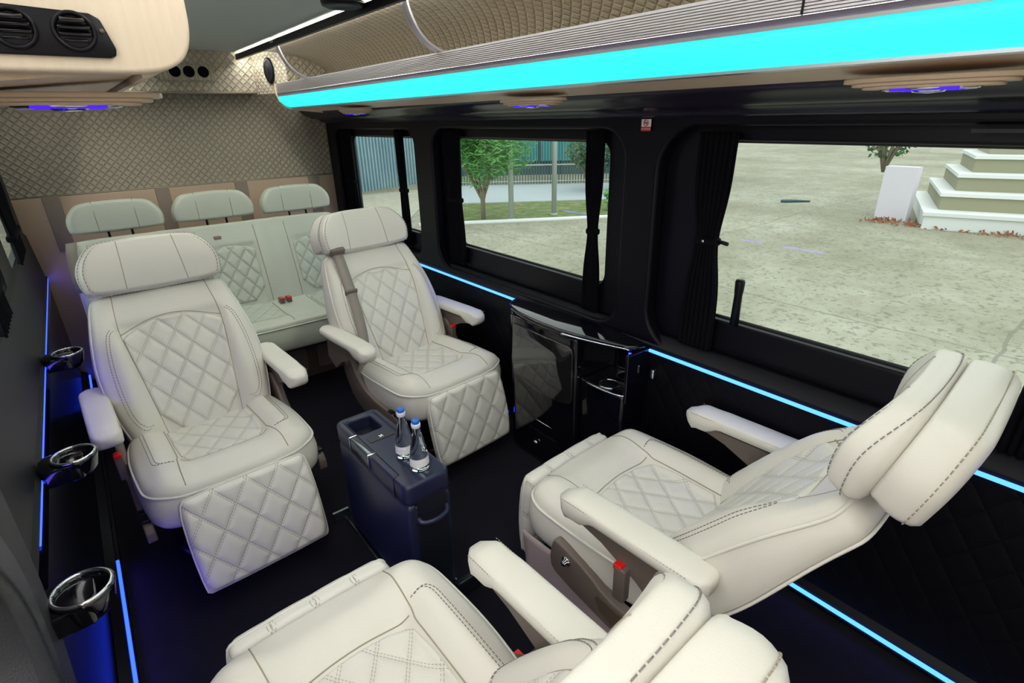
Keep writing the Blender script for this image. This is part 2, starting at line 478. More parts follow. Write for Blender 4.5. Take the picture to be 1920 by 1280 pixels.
# right wall: thick outer skin with rounded recesses, then a thinner layer holding the panes
WIN = [(-.75, .93, -.60, -.075, .085), (1.30, 2.30, -.60, -.085, .05), (2.66, 3.52, -.60, -.09, .05)]     # pane openings y0 y1 z0 z1 r
REC = [(-.85, 1.055, -.735, -.035, .13), (1.19, 2.40, -.715, -.045, .10), (2.58, 3.62, -.70, -.05, .08)]
outer = [(YF, -.76), (YB, -.76), (YB, .10), (YF, .10)]
wr = holed('wall_right', outer, [rrect(*r[:4], r[4], 12) for r in REC], 'walltrim', f_r, .03, bev=.012)
struct(wr)
inner = holed('window_frame_panel', outer, [rrect(*r[:4], r[4], 10) for r in WIN], 'blackp', lambda a, b, c: (XR + .075 + c, a, b), .03, bev=.008, parent=wr)
mesh_obj('upper_wall', box(XR + .09, XR + .12, YF, YB, .05, .42), 'wall_quilt', wr, smooth=False)
for i, w in enumerate(WIN):
    wn = mesh_obj('window_%d' % (i + 1), box(XR + .088, XR + .093, w[0] - .02, w[1] + .02, w[2] - .02, w[3] + .02), 'glass', smooth=False)
    struct(wn)
    fr_ = [(XR + .083, p[0], p[1]) for p in rrect(w[0], w[1], w[2], w[3], w[4], 8)]
    mesh_obj('window_seal', tube(fr_, .007, True, 6), 'window_dark', wn)
# lower wall, belt ledge and led channel
lw = mesh_obj('trim_1', prism([(1.412, -.735), (1.45, -.70), (1.50, -.70), (1.50, -.80), (1.424, -.80), (1.424, -.765), (1.412, -.757)], YF, YB, 'y'), 'walltrim'); bevel(lw, .004); struct(lw)
g = G(); g.add([(1.418, YF, -1.36), (1.418, YB, -1.36), (1.418, YB, -.765), (1.418, YF, -.765), (1.47, YF, -1.36), (1.47, YB, -1.36), (1.47, YB, -.765), (1.47, YF, -.765)],
      [(0, 3, 2, 1), (4, 5, 6, 7), (0, 1, 5, 4), (2, 3, 7, 6)], [(y, z) for y, z in [(YF, -1.36), (YB, -1.36), (YB, -.765), (YF, -.765)] * 2], flat=True)
lwp = mesh_obj('wall_right_lower', g, 'black_quilt', smooth=False); struct(lwp)
for nm, x, z, m_, y0, y1, lab in (('led_strip', 1.409, -.7525, 'led_cyan', YF + .05, 1.02, 'ice blue light line under the large window, in front of the lacquered cabinet'),
                             ('led_strip', 1.409, -.7525, 'led_cyan', 1.70, YB - .02, 'ice blue light line on the window wall behind the lacquered cabinet'),
                             ('led_strip', 1.404, -1.338, 'led_cyan', YF + .05, 1.0, 'blue light line at floor level below the reclined window seat'),
                             ('led_strip', -.2335, -.7525, 'led_blue', 1.215, YB - .02, 'long deep blue light line along the left wall beside the cup rings'),
                             ('led_strip', -.205, -1.338, 'led_blue', 1.0, 1.89, 'deep blue light line low on the left wall in front of the nearest cup ring'),
                             ('led_strip', -.205, -1.338, 'led_blue', 3.25, 3.72, 'short deep blue light line low on the left wall by the farthest cup ring')):
    tag(mesh_obj(nm, box(x - .004, x + .004, y0, y1, z - .0045, z + .0045), m_, smooth=False), lab, 'light strip', 'coloured light lines')
def strip_lamp(x, z, y0, y1, side, watt, col=(.20, .10, 1.0)):
    l = bpy.data.lights.new('led_glow', 'AREA'); l.shape = 'RECTANGLE'; l.size = .012; l.size_y = y1 - y0; l.energy = watt * .42; l.color = col
    o = bpy.data.objects.new('led_glow', l); COL.objects.link(o); o.location = (x + side * .008, (y0 + y1) / 2, z + H); o.rotation_euler = (0, side * -math.pi / 2, 0)
strip_lamp(1.405, -.7525, YF + .1, 1.0, -1, 1.0)
strip_lamp(1.405, -.7525, 1.72, 3.7, -1, 1.0)
strip_lamp(1.400, -1.338, YF + .1, 1.0, -1, 1.2)
strip_lamp(-.2295, -.7525, 1.22, 3.7, 1, 1.6)
strip_lamp(-.201, -1.338, 1.0, 1.89, 1, 1.2)
g = G(); prism([(1.40, -1.36), (1.42, -1.36), (1.42, -1.30), (1.408, -1.325), (1.408, -1.332), (1.408, -1.345), (1.40, -1.348)], YF, YB, 'y', g)
struct(mesh_obj('baseboard_right', g, 'walltrim', smooth=False))
g = G(); prism([(-.20, -1.38), (-.235, -1.38), (-.235, -1.31), (-.209, -1.325), (-.209, -1.348), (-.20, -1.348)], .7, YB, 'y', g)
struct(mesh_obj('baseboard_left', g, 'walltrim', smooth=False))
# cove above the windows
cv = chaikin([(1.27, .07), (1.27, .048), (1.31, .030), (1.335, .012), (1.370, .012), (1.388, .002), (1.398, -.010), (1.425, -.014)], 2, closed=False)
cv += [(1.425, .10), (1.27, .10)]
g = prism(cv, YF, YB, 'y'); c_ = mesh_obj('trim_2', g, 'covetrim'); struct(c_); bevel(c_, .001, 1)
for p in c_.data.polygons: p.use_smooth = True
# header step with a faint line over the big window
struct(mesh_obj('trim_3', box(1.405, 1.43, -.85, .31, -.048, -.0405), 'pillar', smooth=False))

# left wall (starts behind the open sliding door)
YD = 1.0
f_l = lambda a, b, c: (XL - .03 + c, a, b)
LW = [(1.75, 2.45, -.52, -.09, .06), (2.75, 3.45, -.52, -.09, .06)]
wl = holed('wall_left', [(YD, ZF), (YB, ZF), (YB, .10), (YD, .10)], [rrect(*r[:4], r[4], 8) for r in LW], 'walltrim', f_l, .03, bev=.004); struct(wl)
for i, w in enumerate(LW):
    struct(mesh_obj('window_%d' % (i + 4), box(XL - .045, XL - .04, w[0] - .03, w[1] + .03, w[2] - .03, w[3] + .03), 'glass', smooth=False))
si = mesh_obj('trim_4', prism([(-.262, -.50), (-.252, -.52), (-.238, -.735), (-.230, -.742), (-.230, -.748), (-.262, -.748)], YD + .05, YB, 'y'), 'greytrim'); struct(si)
si = mesh_obj('trim_5', prism([(-.262, -.757), (-.229, -.757), (-.231, -.80), (-.262, -.80)], YD + .05, YB, 'y'), 'gloss'); struct(si)
struct(mesh_obj('wall_left_lower', box(-.262, -.236, YD, YB, -1.36, -.80), 'gloss_soft', smooth=False))
struct(mesh_obj('wall_left_upper', box(-.30, -.26, YD, YB, .05, .42), 'wall_quilt', smooth=False))
# front bulkhead behind the camera
struct(mesh_obj('wall_front', box(-.30, 1.55, YF - .05, YF, ZF, .42), 'tan', smooth=False))

# back wall
g = G(); g.add([(-.30, YB, -.334), (1.55, YB, -.334), (1.55, YB, .2), (-.30, YB, .2)], [(0, 3, 2, 1)], [(-.3, -.334), (1.55, -.334), (1.55, .2), (-.3, .2)])
bw = mesh_obj('wall_back', g, 'wall_quilt', smooth=False); struct(bw)
lowp = mesh_obj('lower_panel', box(-.30, 1.55, YB - .012, YB + .02, ZF, -.337, .006), 'tan', bw)
mesh_obj('panel_seam', tube([(-.3, YB - .006, -.334), (1.5, YB - .006, -.334)], .005, n=6), 'seam', bw)
for x in (-.105, .40, .825, 1.28):
    mesh_obj('webbing_patch', box(x - .036, x + .036, YB - .018, YB - .006, -.62, -.335, .003), 'tanpatch', bw)
g = G(); g.add([(-.30, 3.6, .158), (1.02, 3.6, .158), (1.02, 3.6, .40), (-.30, 3.6, .40), (-.30, 3.76, .158), (1.02, 3.76, .158)], [(0, 3, 2, 1), (0, 1, 5, 4)],
      [(-.3, .158), (1.02, .158), (1.02, .4), (-.3, .4), (-.3, 0), (1.02, 0)])
uw = mesh_obj('wall_back_upper', g, 'wall_quilt_fine', smooth=False); struct(uw)
mesh_obj('lip', tube([(-.3, 3.6, .158), (1.02, 3.6, .158)], .006, n=8), 'tanpatch', uw)
# angled corner panel carrying the oval speaker, and the arched end of the rack recess
g = G(); A_, B_ = (.985, 3.6), (1.075, 3.30)
g.add([(A_[0], A_[1], .150), (B_[0], B_[1], .150), (B_[0], B_[1], .40), (A_[0], A_[1], .40)], [(0, 1, 2, 3)], [(0, .1), (.313, .1), (.313, .4), (0, .4)])
cp = mesh_obj('wall_back_corner', g, 'wall_quilt_fine', smooth=False); struct(cp)
g = G(); ar = [(1.075, .10)] + [(1.42, .10)] + [(1.075 + .345 * math.cos(math.radians(a)), .16 + .19 * math.sin(math.radians(a))) for a in range(0, 91, 9)]
g.add([(x, 3.30, z) for x, z in ar], [tuple(range(len(ar)))], [(x, z) for x, z in ar])
mesh_obj('arched_end_panel', g, 'wall_quilt_fine', cp, smooth=False)
# quilted shelf back: a quarter-round from the ceiling edge to the wall
def shelf_back(sign, name):
    g = G(); v = []; uv = []; f = []; n = 16
    for i in range(n + 1):
        a = math.radians(90 - 90 * i / n); x = .965 + .435 * math.cos(a); z = .13 + .215 * math.sin(a)
        if sign < 0: x = 1.22 - x
        for y in (YF, 3.30 if sign > 0 else YB): v.append((x, y, z)); uv.append((y, i * .032))
    for i in range(n): f.append((2 * i, 2 * i + 1, 2 * i + 3, 2 * i + 2))
    g.add(v, f, uv); return struct(mesh_obj(name, g, 'wall_quilt_fine'))
shelf_back(1, 'wall_right_upper')

# ------------------------------------------------------------------ luggage racks
def rack_profile():
    p = [(1.045, .1955), (1.030, .1955)]
    n = 9; z0, z1 = .193, .148
    for k in range(n):                                    # ribs on the face
        za = z0 - (z0 - z1) * k / n; zb = z0 - (z0 - z1) * (k + 1) / n
        p += [(1.030, za), (1.030, za * .35 + zb * .65), (1.039, za * .35 + zb * .65), (1.039, zb)]
    p += [(1.030, .1475), (1.0295, .1465)]
    return p
def build_rack(mirror, y0, y1, label):
    mx_ = (lambda x: 1.22 - x) if mirror else (lambda x: x)
    r_ = empty('luggage_rack', (mx_(1.2), (y0 + y1) / 2, .05))
    off = Matrix.Translation((-mx_(1.2), -(y0 + y1) / 2, -.05))
    def part(nm, poly, m_, par=r_, smooth=False, closed=True, ya=y0, yb=y1):
        g_ = prism([(mx_(a), b) for a, b in poly], ya, yb, 'y', closed=closed).xf(off)
        return mesh_obj(nm, g_, m_, par, smooth=smooth)
    alu = part('aluminium_profile', rack_profile() + [(1.045, .1465)], 'alu')
    if mirror:
        part('curved_body', [(1.030, .1305), (1.032, .108), (1.05, .082), (1.085, .066), (1.10, .0625), (1.10, .13)], 'cream')
    if not mirror: part('grey_band', [(1.030, .146), (1.033, .1365), (1.045, .1365), (1.045, .146)], 'alu_dark')
    if not mirror: part('upper_lip', [(1.030, .136), (1.031, .1305), (1.047, .1305), (1.047, .136)], 'alu')
    n = 10; cyl = []
    for k in range(n + 1):
        a = math.radians(10 + 72 * k / n); cyl.append((1.104 - .072 * math.cos(a), .140 - .065 * math.sin(a)))
    back_ = [(x + .008, z + .006) for x, z in cyl][::-1]
    if not mirror:
        o_ = part('light_diffuser', cyl + back_, 'cyan')
        for p in o_.data.polygons: p.use_smooth = True
        part('lower_lip', [(1.094, .0765), (1.094, .070), (1.106, .068), (1.108, .075)], 'alu')
    part('underside_panel', [(1.104, .0705), (1.30, .052), (1.30, .064), (1.104, .082)], 'beige')
    part('shelf_board', [(1.05, .135), (1.40, .135), (1.40, .128), (1.05, .128)], 'wall_quilt_fine')
    for yy in ((y1,) if not mirror else ()):
        pl = [(1.026, .196), (1.026, .135), (1.036, .105), (1.060, .078), (1.095, .062), (1.30, .043), (1.30, .13), (1.40, .13), (1.40, .135), (1.045, .135), (1.045, .196)]
        e = part('end_cap', pl, 'cream', ya=yy, yb=yy + .012)
    tag(r_, label, 'luggage rack'); return r_
rack = build_rack(False, YF, 3.38, 'long aluminium luggage rack over the windows with a glowing cyan front')
jt = G(); box(1.0285, 1.031, .498, .502, .148, .194, g=jt)
mesh_obj('profile_joint', jt.xf(Matrix.Translation((-1.2, -(YF + 3.38) / 2, -.05))), 'blackp', rack, smooth=False)
# curved hanger brackets
for y, lab in ((2.90, 'curved silver bracket hanging the far end of the luggage rack, beside the oval speaker'), (1.655, 'curved silver bracket hanging the middle of the luggage rack from the white light line')):
    pts = [(.915, .345), (.925, .30), (.95, .25), (.985, .215), (1.03, .196), (1.045, .194)]
    pts = chaikin(pts, 2, False)
    g = G(); n = len(pts); v = []
    for (x, z) in pts: v += [(x, y - .018, z), (x, y + .018, z), (x + .006, y + .018, z + .005), (x + .006, y - .018, z + .005)]
    f = []
    for i in range(n - 1):
        for k in range(4): f.append((4 * i + k, 4 * i + (k + 1) % 4, 4 * i + 4 + (k + 1) % 4, 4 * i + 4 + k))
    f += [(3, 2, 1, 0), tuple(4 * (n - 1) + k for k in range(4))]
    g.add(v, f); b_ = mesh_obj('rack_bracket', g, 'alu'); tag(b_, lab, 'bracket', 'luggage rack brackets')
    mesh_obj('foot_plate', box(.895, .935, y - .02, y + .02, .341, .348, .002), 'alu', b_)
# white ceiling light line with aluminium channel
for x, lab in ((.93, 'thin white light line along the ceiling edge above the luggage rack'), (.29, 'thin white light line along the ceiling edge over the left overhead unit')):
    e = mesh_obj('ceiling_light_strip', box(x - .011, x + .011, YF + .03, 3.58, .334, .340), 'led_white', smooth=False)
    tag(e, lab, 'light strip')
    s_ = -1 if x > .6 else 1
    mesh_obj('channel', box(x + s_ * .022 - .008, x + s_ * .022 + .008, YF + .03, 3.58, .324, .352), 'blackp', e, smooth=False)
# left overhead unit: end cap with air vents
ov = build_rack(True, 1.0, 3.38, 'cream overhead unit at upper left, its rounded end fitted with two black air vents')
off = Matrix.Translation((-.02, -2.19, -.05))
capo = [(.170, .40), (.191, .165), (.190, .12), (.178, .087), (.15, .070), (.11, .066), (-.30, .064), (-.30, .40)]
capo = [capo[0]] + chaikin(capo[1:6], 3, False) + capo[6:]
oc = mesh_obj('end_cap', prism(capo, .965, 1.0, 'y').xf(off), 'cream', ov); bevel(oc, .006)
vp = prism([(-.10, .142), (.074, .134), (.084, .128), (.094, .094), (.092, .086), (.085, .083), (-.10, .084)], .958, .966, 'y').xf(off)
v_ = mesh_obj('vent_plate', vp, 'blackp', ov); bevel(v_, .002)
mesh_obj('screw', lathe([(.0001, 0), (.003, 0), (.003, .002), (.0001, .002)], 12, axis='y').xf(off @ Matrix.Translation((.083, .955, .114))), 'brown', ov)
for cxv in (.054, -.006):
    vr = mesh_obj('air_vent', lathe([(.0235, .004), (.0235, -.003), (.021, -.005), (.018, -.002), (.0175, .004)], 36, axis='y').xf(off @ Matrix.Translation((cxv, .958, .112))), 'blackp', ov)
    for k in range(4):
        zz = -.012 + k * .008; hw = math.sqrt(.0175 ** 2 - zz ** 2)
        mesh_obj('louvre', box(-hw, hw, -.001, .008, zz - .002, zz + .002, .0015).xf(Matrix.Rotation(.5, 4, 'X')).xf(off @ Matrix.Translation((cxv, .952, .112))), 'gloss', vr)

def light_pod(x, y, rz, label, sc=1.0):
    e = empty('reading_light', (x, y, .046), rz)
    g = G()
    for k, (hl, hw, z0, z1) in enumerate(((.135, .055, -.004, .004), (.120, .050, -.010, -.004), (.102, .046, -.015, -.010))):
        prism([(hl * math.cos(a) , hw * (1 if math.sin(a) > 0 else 1) * math.copysign(abs(math.sin(a)) ** .6, math.sin(a))) for a in [2 * math.pi * i / 36 for i in range(36)]], z0, z1, 'z', g)
    b_ = mesh_obj('stepped_base', g, 'beige', e); bevel(b_, .0015, 2)
    r_ = mesh_obj('chrome_rim', lathe([(.058, -.013), (.060, -.016), (.055, -.019), (.052, -.016)], 36).xf(Matrix.Diagonal((1.25, .62, 1, 1))), 'chrome', e)
    for s_ in (-1, 1):
        mesh_obj('light_bar', box(-.050, .050, s_ * .030 - .005, s_ * .030 + .005, -.0195, -.013, .002), 'led_violet', e)
    mesh_obj('lamp_lens', lathe([(.0001, -.024), (.02, -.022), (.024, -.016), (.024, -.012)], 24).xf(Matrix.Diagonal((1.2, .7, 1, 1))), 'chrome', e)
    tag(e, label, 'reading light', 'reading lights under the racks')
    return e
light_pod(1.20, .34, math.pi / 2, 'beige stepped reading light under the rack at the right edge, over the big window')
light_pod(1.19, 1.38, math.pi / 2, 'beige stepped reading light with violet bars under the middle of the rack')
light_pod(1.19, 2.72, math.pi / 2, 'small beige reading light with violet bars under the far end of the rack')
light_pod(.03, 1.19, 0, 'beige reading light with two violet bars under the vented overhead unit')
# rear speakers / vents
e = empty('rear_vent_unit', (.66, 3.6, .26))
bevel(mesh_obj('vent_housing', box(-.15, .115, -.012, .01, -.045, .038, .008), 'wall_quilt', e), .002)
for x in (-.075, -.008, .062):
    mesh_obj('vent_opening', lathe([(.0001, -.0135), (.024, -.0135), (.026, -.0145), (.028, -.013), (.028, 0)], 28, axis='y').xf(Matrix.Translation((x, 0, 0))), 'fabric', e)
tag(e, 'cream plate with round black openings high on the quilted back wall', 'air vent')
sp = mesh_obj('oval_speaker', lathe([(.0001, -.012), (.03, -.010), (.05, -.009), (.062, -.012), (.066, -.006), (.066, 0)], 36, axis='x').xf(Matrix.Diagonal((1, .62, 1, 1))), 'blackp', loc=(1.030, 3.44, .265), rot=(0, 0, math.atan2(-.09, .3) * -1))
tag(sp, 'black oval speaker on the quilted corner panel at the end of the rack', 'speaker')
sp = mesh_obj('ceiling_speaker', lathe([(.0001, -.010), (.04, -.010), (.055, -.016), (.066, -.012), (.070, 0)], 36), 'blackp', loc=(.835, 1.90, .352))
tag(sp, 'round black speaker on the ceiling next to the white light line', 'speaker')
# prohibition sticker
sg = empty('warning_sticker', (XR - .008, 1.105, -.0330), -math.pi / 2)
mesh_obj('white_card', box(-.0175, .0175, -.0012, .0012, -.004, .0175), 'whitepaint', sg, smooth=False)
mesh_obj('red_band', box(-.0175, .0175, -.0013, .0012, -.0165, -.004), 'redpaint', sg, smooth=False)
mesh_obj('prohibition_ring', tube([(.0085 * math.cos(a), -.0018, .0068 + .0085 * math.sin(a)) for a in [2 * math.pi * i / 28 for i in range(28)]], .0011, True, 6), 'redpaint', sg)
mesh_obj('prohibition_bar', tube([(-.006, -.0019, .0128), (.006, -.0019, .0008)], .0011, n=6), 'redpaint', sg)
g = G(); box(-.0062, .0045, -.0022, -.0010, .0055, .0077, g=g); box(.0030, .0045, -.0022, -.0010, .0077, .0105, g=g)
mesh_obj('pictogram', g, 'blackp', sg, smooth=False)
txc = bpy.data.curves.new('sticker_text', 'FONT'); txc.body = 'NO SMOKING'; txc.size = .0058; txc.align_x = 'CENTER'; txc.align_y = 'CENTER'; txc.extrude = .0002
to = bpy.data.objects.new('tmp', txc); COL.objects.link(to)
tm = bpy.data.meshes.new_from_object(to.evaluated_get(bpy.context.evaluated_depsgraph_get())); bpy.data.objects.remove(to)
tm.materials.clear(); tm.materials.append(M['whitepaint'])
to = bpy.data.objects.new('lettering', tm); COL.objects.link(to); to.parent = sg; to.location = (0, -.0016, -.0102); to.rotation_euler = (math.pi / 2, 0, 0)
tag(sg, 'small white and red no smoking sticker on the pillar between the windows', 'sticker')

# ================================================================== CAPTAIN SEATS
def cush_h(u, v):
    b = .034 * math.exp(-((abs(u) - .19) / .050) ** 2) * sst(-v, -.02, .05)
    fr_ = .020 * math.exp(-((v + .075) / .055) ** 2) * (1 - sst(abs(u), .12, .19))
    mid = -.016 * (1 - sst(abs(u), .11, .15)) * sst(-v, .11, .17)
    return b + fr_ + mid + .004 - .018 * sst(-v, .2, .46) * .6
cush_out = chaikin([(.245, -.44), (.262, -.30), (.262, -.15), (.255, -.03), (.19, .012), (.08, .022), (-.08, .022), (-.19, .012), (-.255, -.03), (-.262, -.15), (-.262, -.30), (-.245, -.44), (-.16, -.48), (.16, -.48)], 3)
def back_h(u, s):
    lum = .016 * math.sin(math.pi * min(1, max(0, s / .5)))
    b = (.036 - .024 * sst(s, .30, .48)) * math.exp(-((abs(u) - .19) / .05) ** 2)
    mid = -.014 * (1 - sst(abs(u), .118 + s * .095, .145 + s * .095)) * (1 - sst(s, .39, .43))
    return lum + b + mid
bw_ = [(-.05, .215), (.05, .240), (.15, .258), (.25, .262), (.35, .250), (.44, .232), (.50, .218)]
back_out = chaikin([(w, s) for s, w in bw_] + [(.200, .525), (.10, .532), (-.10, .532), (-.200, .525)] + [(-w, s) for s, w in bw_[::-1]] + [(-.12, -.07), (.12, -.07)], 2)
ins_back = chaikin([(.122, -.02), (.160, .345), (.160, .366), (.09, .406), (0, .420), (-.09, .406), (-.160, .366), (-.160, .345), (-.122, -.02)], 1)
ins_seat = chaikin([(.135, -.45), (.135, -.19), (.11, -.155), (0, -.145), (-.11, -.155), (-.135, -.19), (-.135, -.45)], 1)
def head_h(u, s): return .020 * (abs(u) / .2) ** 2 * (1 - .6 * sst(s, .08, .2)) + .012 * math.sin(math.pi * min(1, max(0, s / .2)))
head_out = [(x, y * .88) for x, y in chaikin([(.200, 0.0), (.214, .012), (.218, .10), (.170, .185), (.120, .203), (-.120, .203), (-.170, .185), (-.218, .10), (-.214, .012), (-.200, .0), (-.1, -.004), (.1, -.004)], 2)]
headb_out = [(x * 1.0, y * .93 + .022) for x, y in head_out]
leg_out = chaikin([(.190, -.29), (.194, -.15), (.19, -.02), (.170, .004), (-.170, .004), (-.19, -.02), (-.194, -.15), (-.190, -.29), (-.18, -.302), (.18, -.302)], 1)

def arc_u(x0, x1, y, n=12): return [(x0 + (x1 - x0) * k / n, y) for k in range(n + 1)]
def make_seat(name, label, recline, legang, buckle=(.27, -.40, .43), skirt=False, headtilt=15, s0=.545, legout=.040, group='cream captain seats'):
    root = empty(name)
    # cushion -------------------------------------------------
    cz = .36
    def dep(a, b): return .125
    c = mesh_obj('seat_cushion', pad(cush_out, cush_h, edge=.022, depth=dep, K=26, N=170, bulge=.010, side=8, back=.8), 'leather', root, loc=(0, 0, cz + .012))
    p = resample(cush_out, 150)
    mesh_obj('piping', tube([(x * 1.008, y * 1.004, cush_h(x, y) - .021) for x, y in p], .0042, True, 6), 'piping', c)
    mesh_obj('quilted_insert', pad(ins_seat, lambda u, v: cush_h(u, v) + .010, edge=.012, depth=.02, K=34, N=150, q=(.084, .118, .0028), bulge=0), 'quilt', c)
    for s in (-1, 1):
        for d in (0, .010):
            pts = [(s * (.155 + d), -.128), (s * (.185 + d), -.122), (s * (.20 + d), -.14)] + [(s * (.202 + d), -.16 - .02 * k) for k in range(14)]
            mesh_obj('top_stitching', dashes(onsurf(chaikin(pts, 2, False), cush_h)), 'thread', c)
        mesh_obj('seam', seamline([(s * .140, -.44), (s * .140, -.17), (s * .145, -.15), (s * .152, -.05), (s * .153, .0)], cush_h), 'seam', c)
    mesh_obj('seam', seamline([(x, -.14 - .012 * (x / .13) ** 2) for x in [-.135 + .0225 * k for k in range(13)]], cush_h), 'seam', c)
    # backrest ------------------------------------------------
    r = math.radians(recline)
    # local pad axes: x=u, y=s, z=normal ; rotate so y->up-back, z->forward-up
    rot = (math.pi / 2 - r, 0, math.pi)      # then x flips (symmetric)
    hinge = (0, -.405, cz + .005)
    b = mesh_obj('backrest', pad(back_out, back_h, edge=.02, depth=lambda u, s: .125 - .06 * sst(s, .1, .55) - .03 * sst(-s, .0, .08), K=26, N=190, bulge=.010, side=8, back=.9), 'leather', root, loc=hinge, rot=rot)
    p = resample(back_out, 190)
    mesh_obj('piping', tube([(x * 1.006, y, back_h(x, y) - .021) for x, y in p], .0042, True, 6), 'piping', b)
    mesh_obj('quilted_insert', pad(ins_back, lambda u, v: back_h(u, v) + .011, edge=.012, depth=.02, K=44, N=190, q=(.084, .118, .0028), bulge=0), 'quilt', b)
    for s in (-1, 1):
        for d in (0, .010):
            pts = [(s * (.160 + d), .04 - d), (s * (.180 + d), .035 - d), (s * (.205 + d), .07), (s * (.214 + d), .15), (s * (.214 + d), .25), (s * (.204 + d), .34), (s * (.192 + d), .385), (s * (.178 + d * .5), .395 + d)]
            mesh_obj('top_stitching', dashes(onsurf(chaikin(pts, 2, False), back_h)), 'thread', b)
        sm = chaikin([(.122, -.04), (.142, .17), (.164, .36), (.162, .43), (.150, .525)], 2, False)
        sm = resample([(x, y, 0) for x, y in sm], 30, False)
        mesh_obj('seam', tube(onsurf([(s * p_[0], p_[1]) for p_ in sm], back_h, -.0003), .0016, n=5), 'seam', b)
    mesh_obj('seam', tube(onsurf([(x, .424 - .050 * (x / .165) ** 2) for x in [-.165 + .0165 * k for k in range(21)]], back_h, -.0003), .0016, n=5), 'seam', b)
    # rear edge piping of the back shell
    mesh_obj('rear_piping', tube([(x * .99, y * .995, -(.125 - .06 * sst(y, .1, .55) - .03 * sst(-y, 0, .08)) - .002) for x, y in p], .0035, True, 6), 'piping', b)
    # headrest: front cushion + rear half ---------------------
    ht = math.radians(headtilt)
    hl = Vector(hinge) + Vector((0, -math.sin(r) * s0 + .030 * math.cos(r), math.cos(r) * s0 + .030 * math.sin(r)))
    h = mesh_obj('headrest', pad(head_out, head_h, edge=.017, depth=.040, K=18, N=120, bulge=.006, back=.9), 'leather', root, loc=hl, rot=(rot[0] + ht, 0, math.pi))
    hb = mesh_obj('headrest_shell', pad(headb_out, lambda u, s: .004, edge=.012, depth=lambda u, s: .075, K=12, N=110, bulge=.010, side=7, back=.8), 'leather', h, loc=(0, 0, -.046))
    for s in (-1, 1):
        mesh_obj('seam', tube(onsurf([(s * (.098 - .012 * (k / 10)), .003 + .0168 * k) for k in range(11)], head_h, -.0004), .0017, n=5), 'seam', h)
    hp = resample(head_out, 120)
    dg_ = G(); dashes([(x * .955, .09 + (y - .09) * .93, head_h(x, y) - .0030) for x, y in hp], .0013, .009, .004, g=dg_)
    mesh_obj('edge_stitching', dg_, 'thread', h); g = G()
    dashes([(x * 1.030, .09 + (y - .09) * 1.065, head_h(x, y) - .036) for x, y in hp], .0012, .008, .004, g=g)
    mesh_obj('edge_stitching', g, 'thread', h)
    g = G(); hbp = resample(headb_out, 110)
    dashes([(x * 1.036, .09 + (y - .09) * 1.08, -.046 - .056) for x, y in hbp], .0013, .007, .004, g=g)
    mesh_obj('rear_stitching', g, 'seam', h)
    for s in (-1, 1):
        mesh_obj('headrest_post', tube([(s * .06, -.06, -.06), (s * .06, .03, -.06)], .007, n=10), 'chrome', h)
    # leg rest ------------------------------------------------
    la = math.radians(legang)
    # pad axes: y=up along the rest, z = forward normal
    l = mesh_obj('leg_rest', pad(leg_out, lambda u, v: .012 * (1 - (abs((v + .155) / .16)) ** 2) + .002, edge=.022, depth=.048, K=44, N=160, q=(.098, .13, .0028), bulge=.004), 'quilt_rest', root,
                 loc=(0, legout, .355), rot=(math.pi / 2 - la, 0, math.pi))
    lp = resample(leg_out, 120)
    mesh_obj('piping', tube([(x * 1.006, y, -.014) for x, y in lp], .0035, True, 6), 'piping', l)
    mesh_obj('leg_rest_arm', box(-.12, -.09, -.14, -.02, -.10, -.048, .006), 'blackp', l)
    # armrests ------------------------------------------------
    for s in (-1, 1):
        g = G(); n = 26; v = []; rows = 16
        for i in range(n + 1):
            tt = i / n; y = -.195 - .40 * tt
            wd = .041 * (math.sin(math.pi / 2 * min(1, (tt + .02) / .12)) ** .6) * (1 if tt < .93 else math.sqrt(max(.25, 1 - ((tt - .93) / .08) ** 2)))
            top = .536 - .020 * (1 - sst(tt, 0, .12)) - .004 * tt
            th = .050 * (.35 + .65 * sst(tt, 0, .08)) * (1.25 - .5 * sst(tt, .18, .30))
            for k in range(rows):
                a = 2 * math.pi * k / rows; ca, sa = math.cos(a), math.sin(a)
                v.append((s * .292 + wd * math.copysign(abs(ca) ** .45, ca), y, top - th / 2 + th / 2 * math.copysign(abs(sa) ** .5, sa)))
        f = [(i * rows + k, i * rows + (k + 1) % rows, (i + 1) * rows + (k + 1) % rows, (i + 1) * rows + k) for i in range(n) for k in range(rows)]
        f += [tuple(range(rows))[::-1], tuple(n * rows + k for k in range(rows))]
        g.add(v, f); a_ = mesh_obj('armrest', g, 'leather', root)
        for sx in (-1, 1): mesh_obj('top_stitching', dashes([(s * .292 + sx * .0385, -.22 - .01 * k, .5265) for k in range(35)], .0009, .005, .003), 'seam', a_)
        sup = prism([(-.245, .489), (-.55, .486), (-.56, .40), (-.50, .36), (-.43, .41), (-.33, .455), (-.25, .475)], s * .292 - .022, s * .292 + .022, 'x')
        mesh_obj('armrest_support', sup, 'taupe', a_); bevel(a_.children[-1], .006)
    # recliner side plates ------------------------------------
    for s in (-1, 1):
        if skirt and s == -1: continue
        poly = chaikin([(-.505, .40), (-.49, .445), (-.45, .455), (-.41, .42), (-.37, .34), (-.28, .285), (-.10, .27), (-.05, .25), (-.05, .185), (-.30, .17), (-.42, .22), (-.48, .32)], 1)
        x0, x1 = (s * .258, s * .285) if s > 0 else (s * .285, s * .258)
        pl = mesh_obj('side_plate', prism(poly, x0, x1, 'x'), 'taupe', root); bevel(pl, .005)
        mesh_obj('pivot_cap', lathe([(.0001, -.005), (.028, -.005), (.032, 0), (.032, .008), (.0001, .008)], 28, axis='x').xf(Matrix.Translation((s * .288, -.452, .408))), 'taupe', pl)
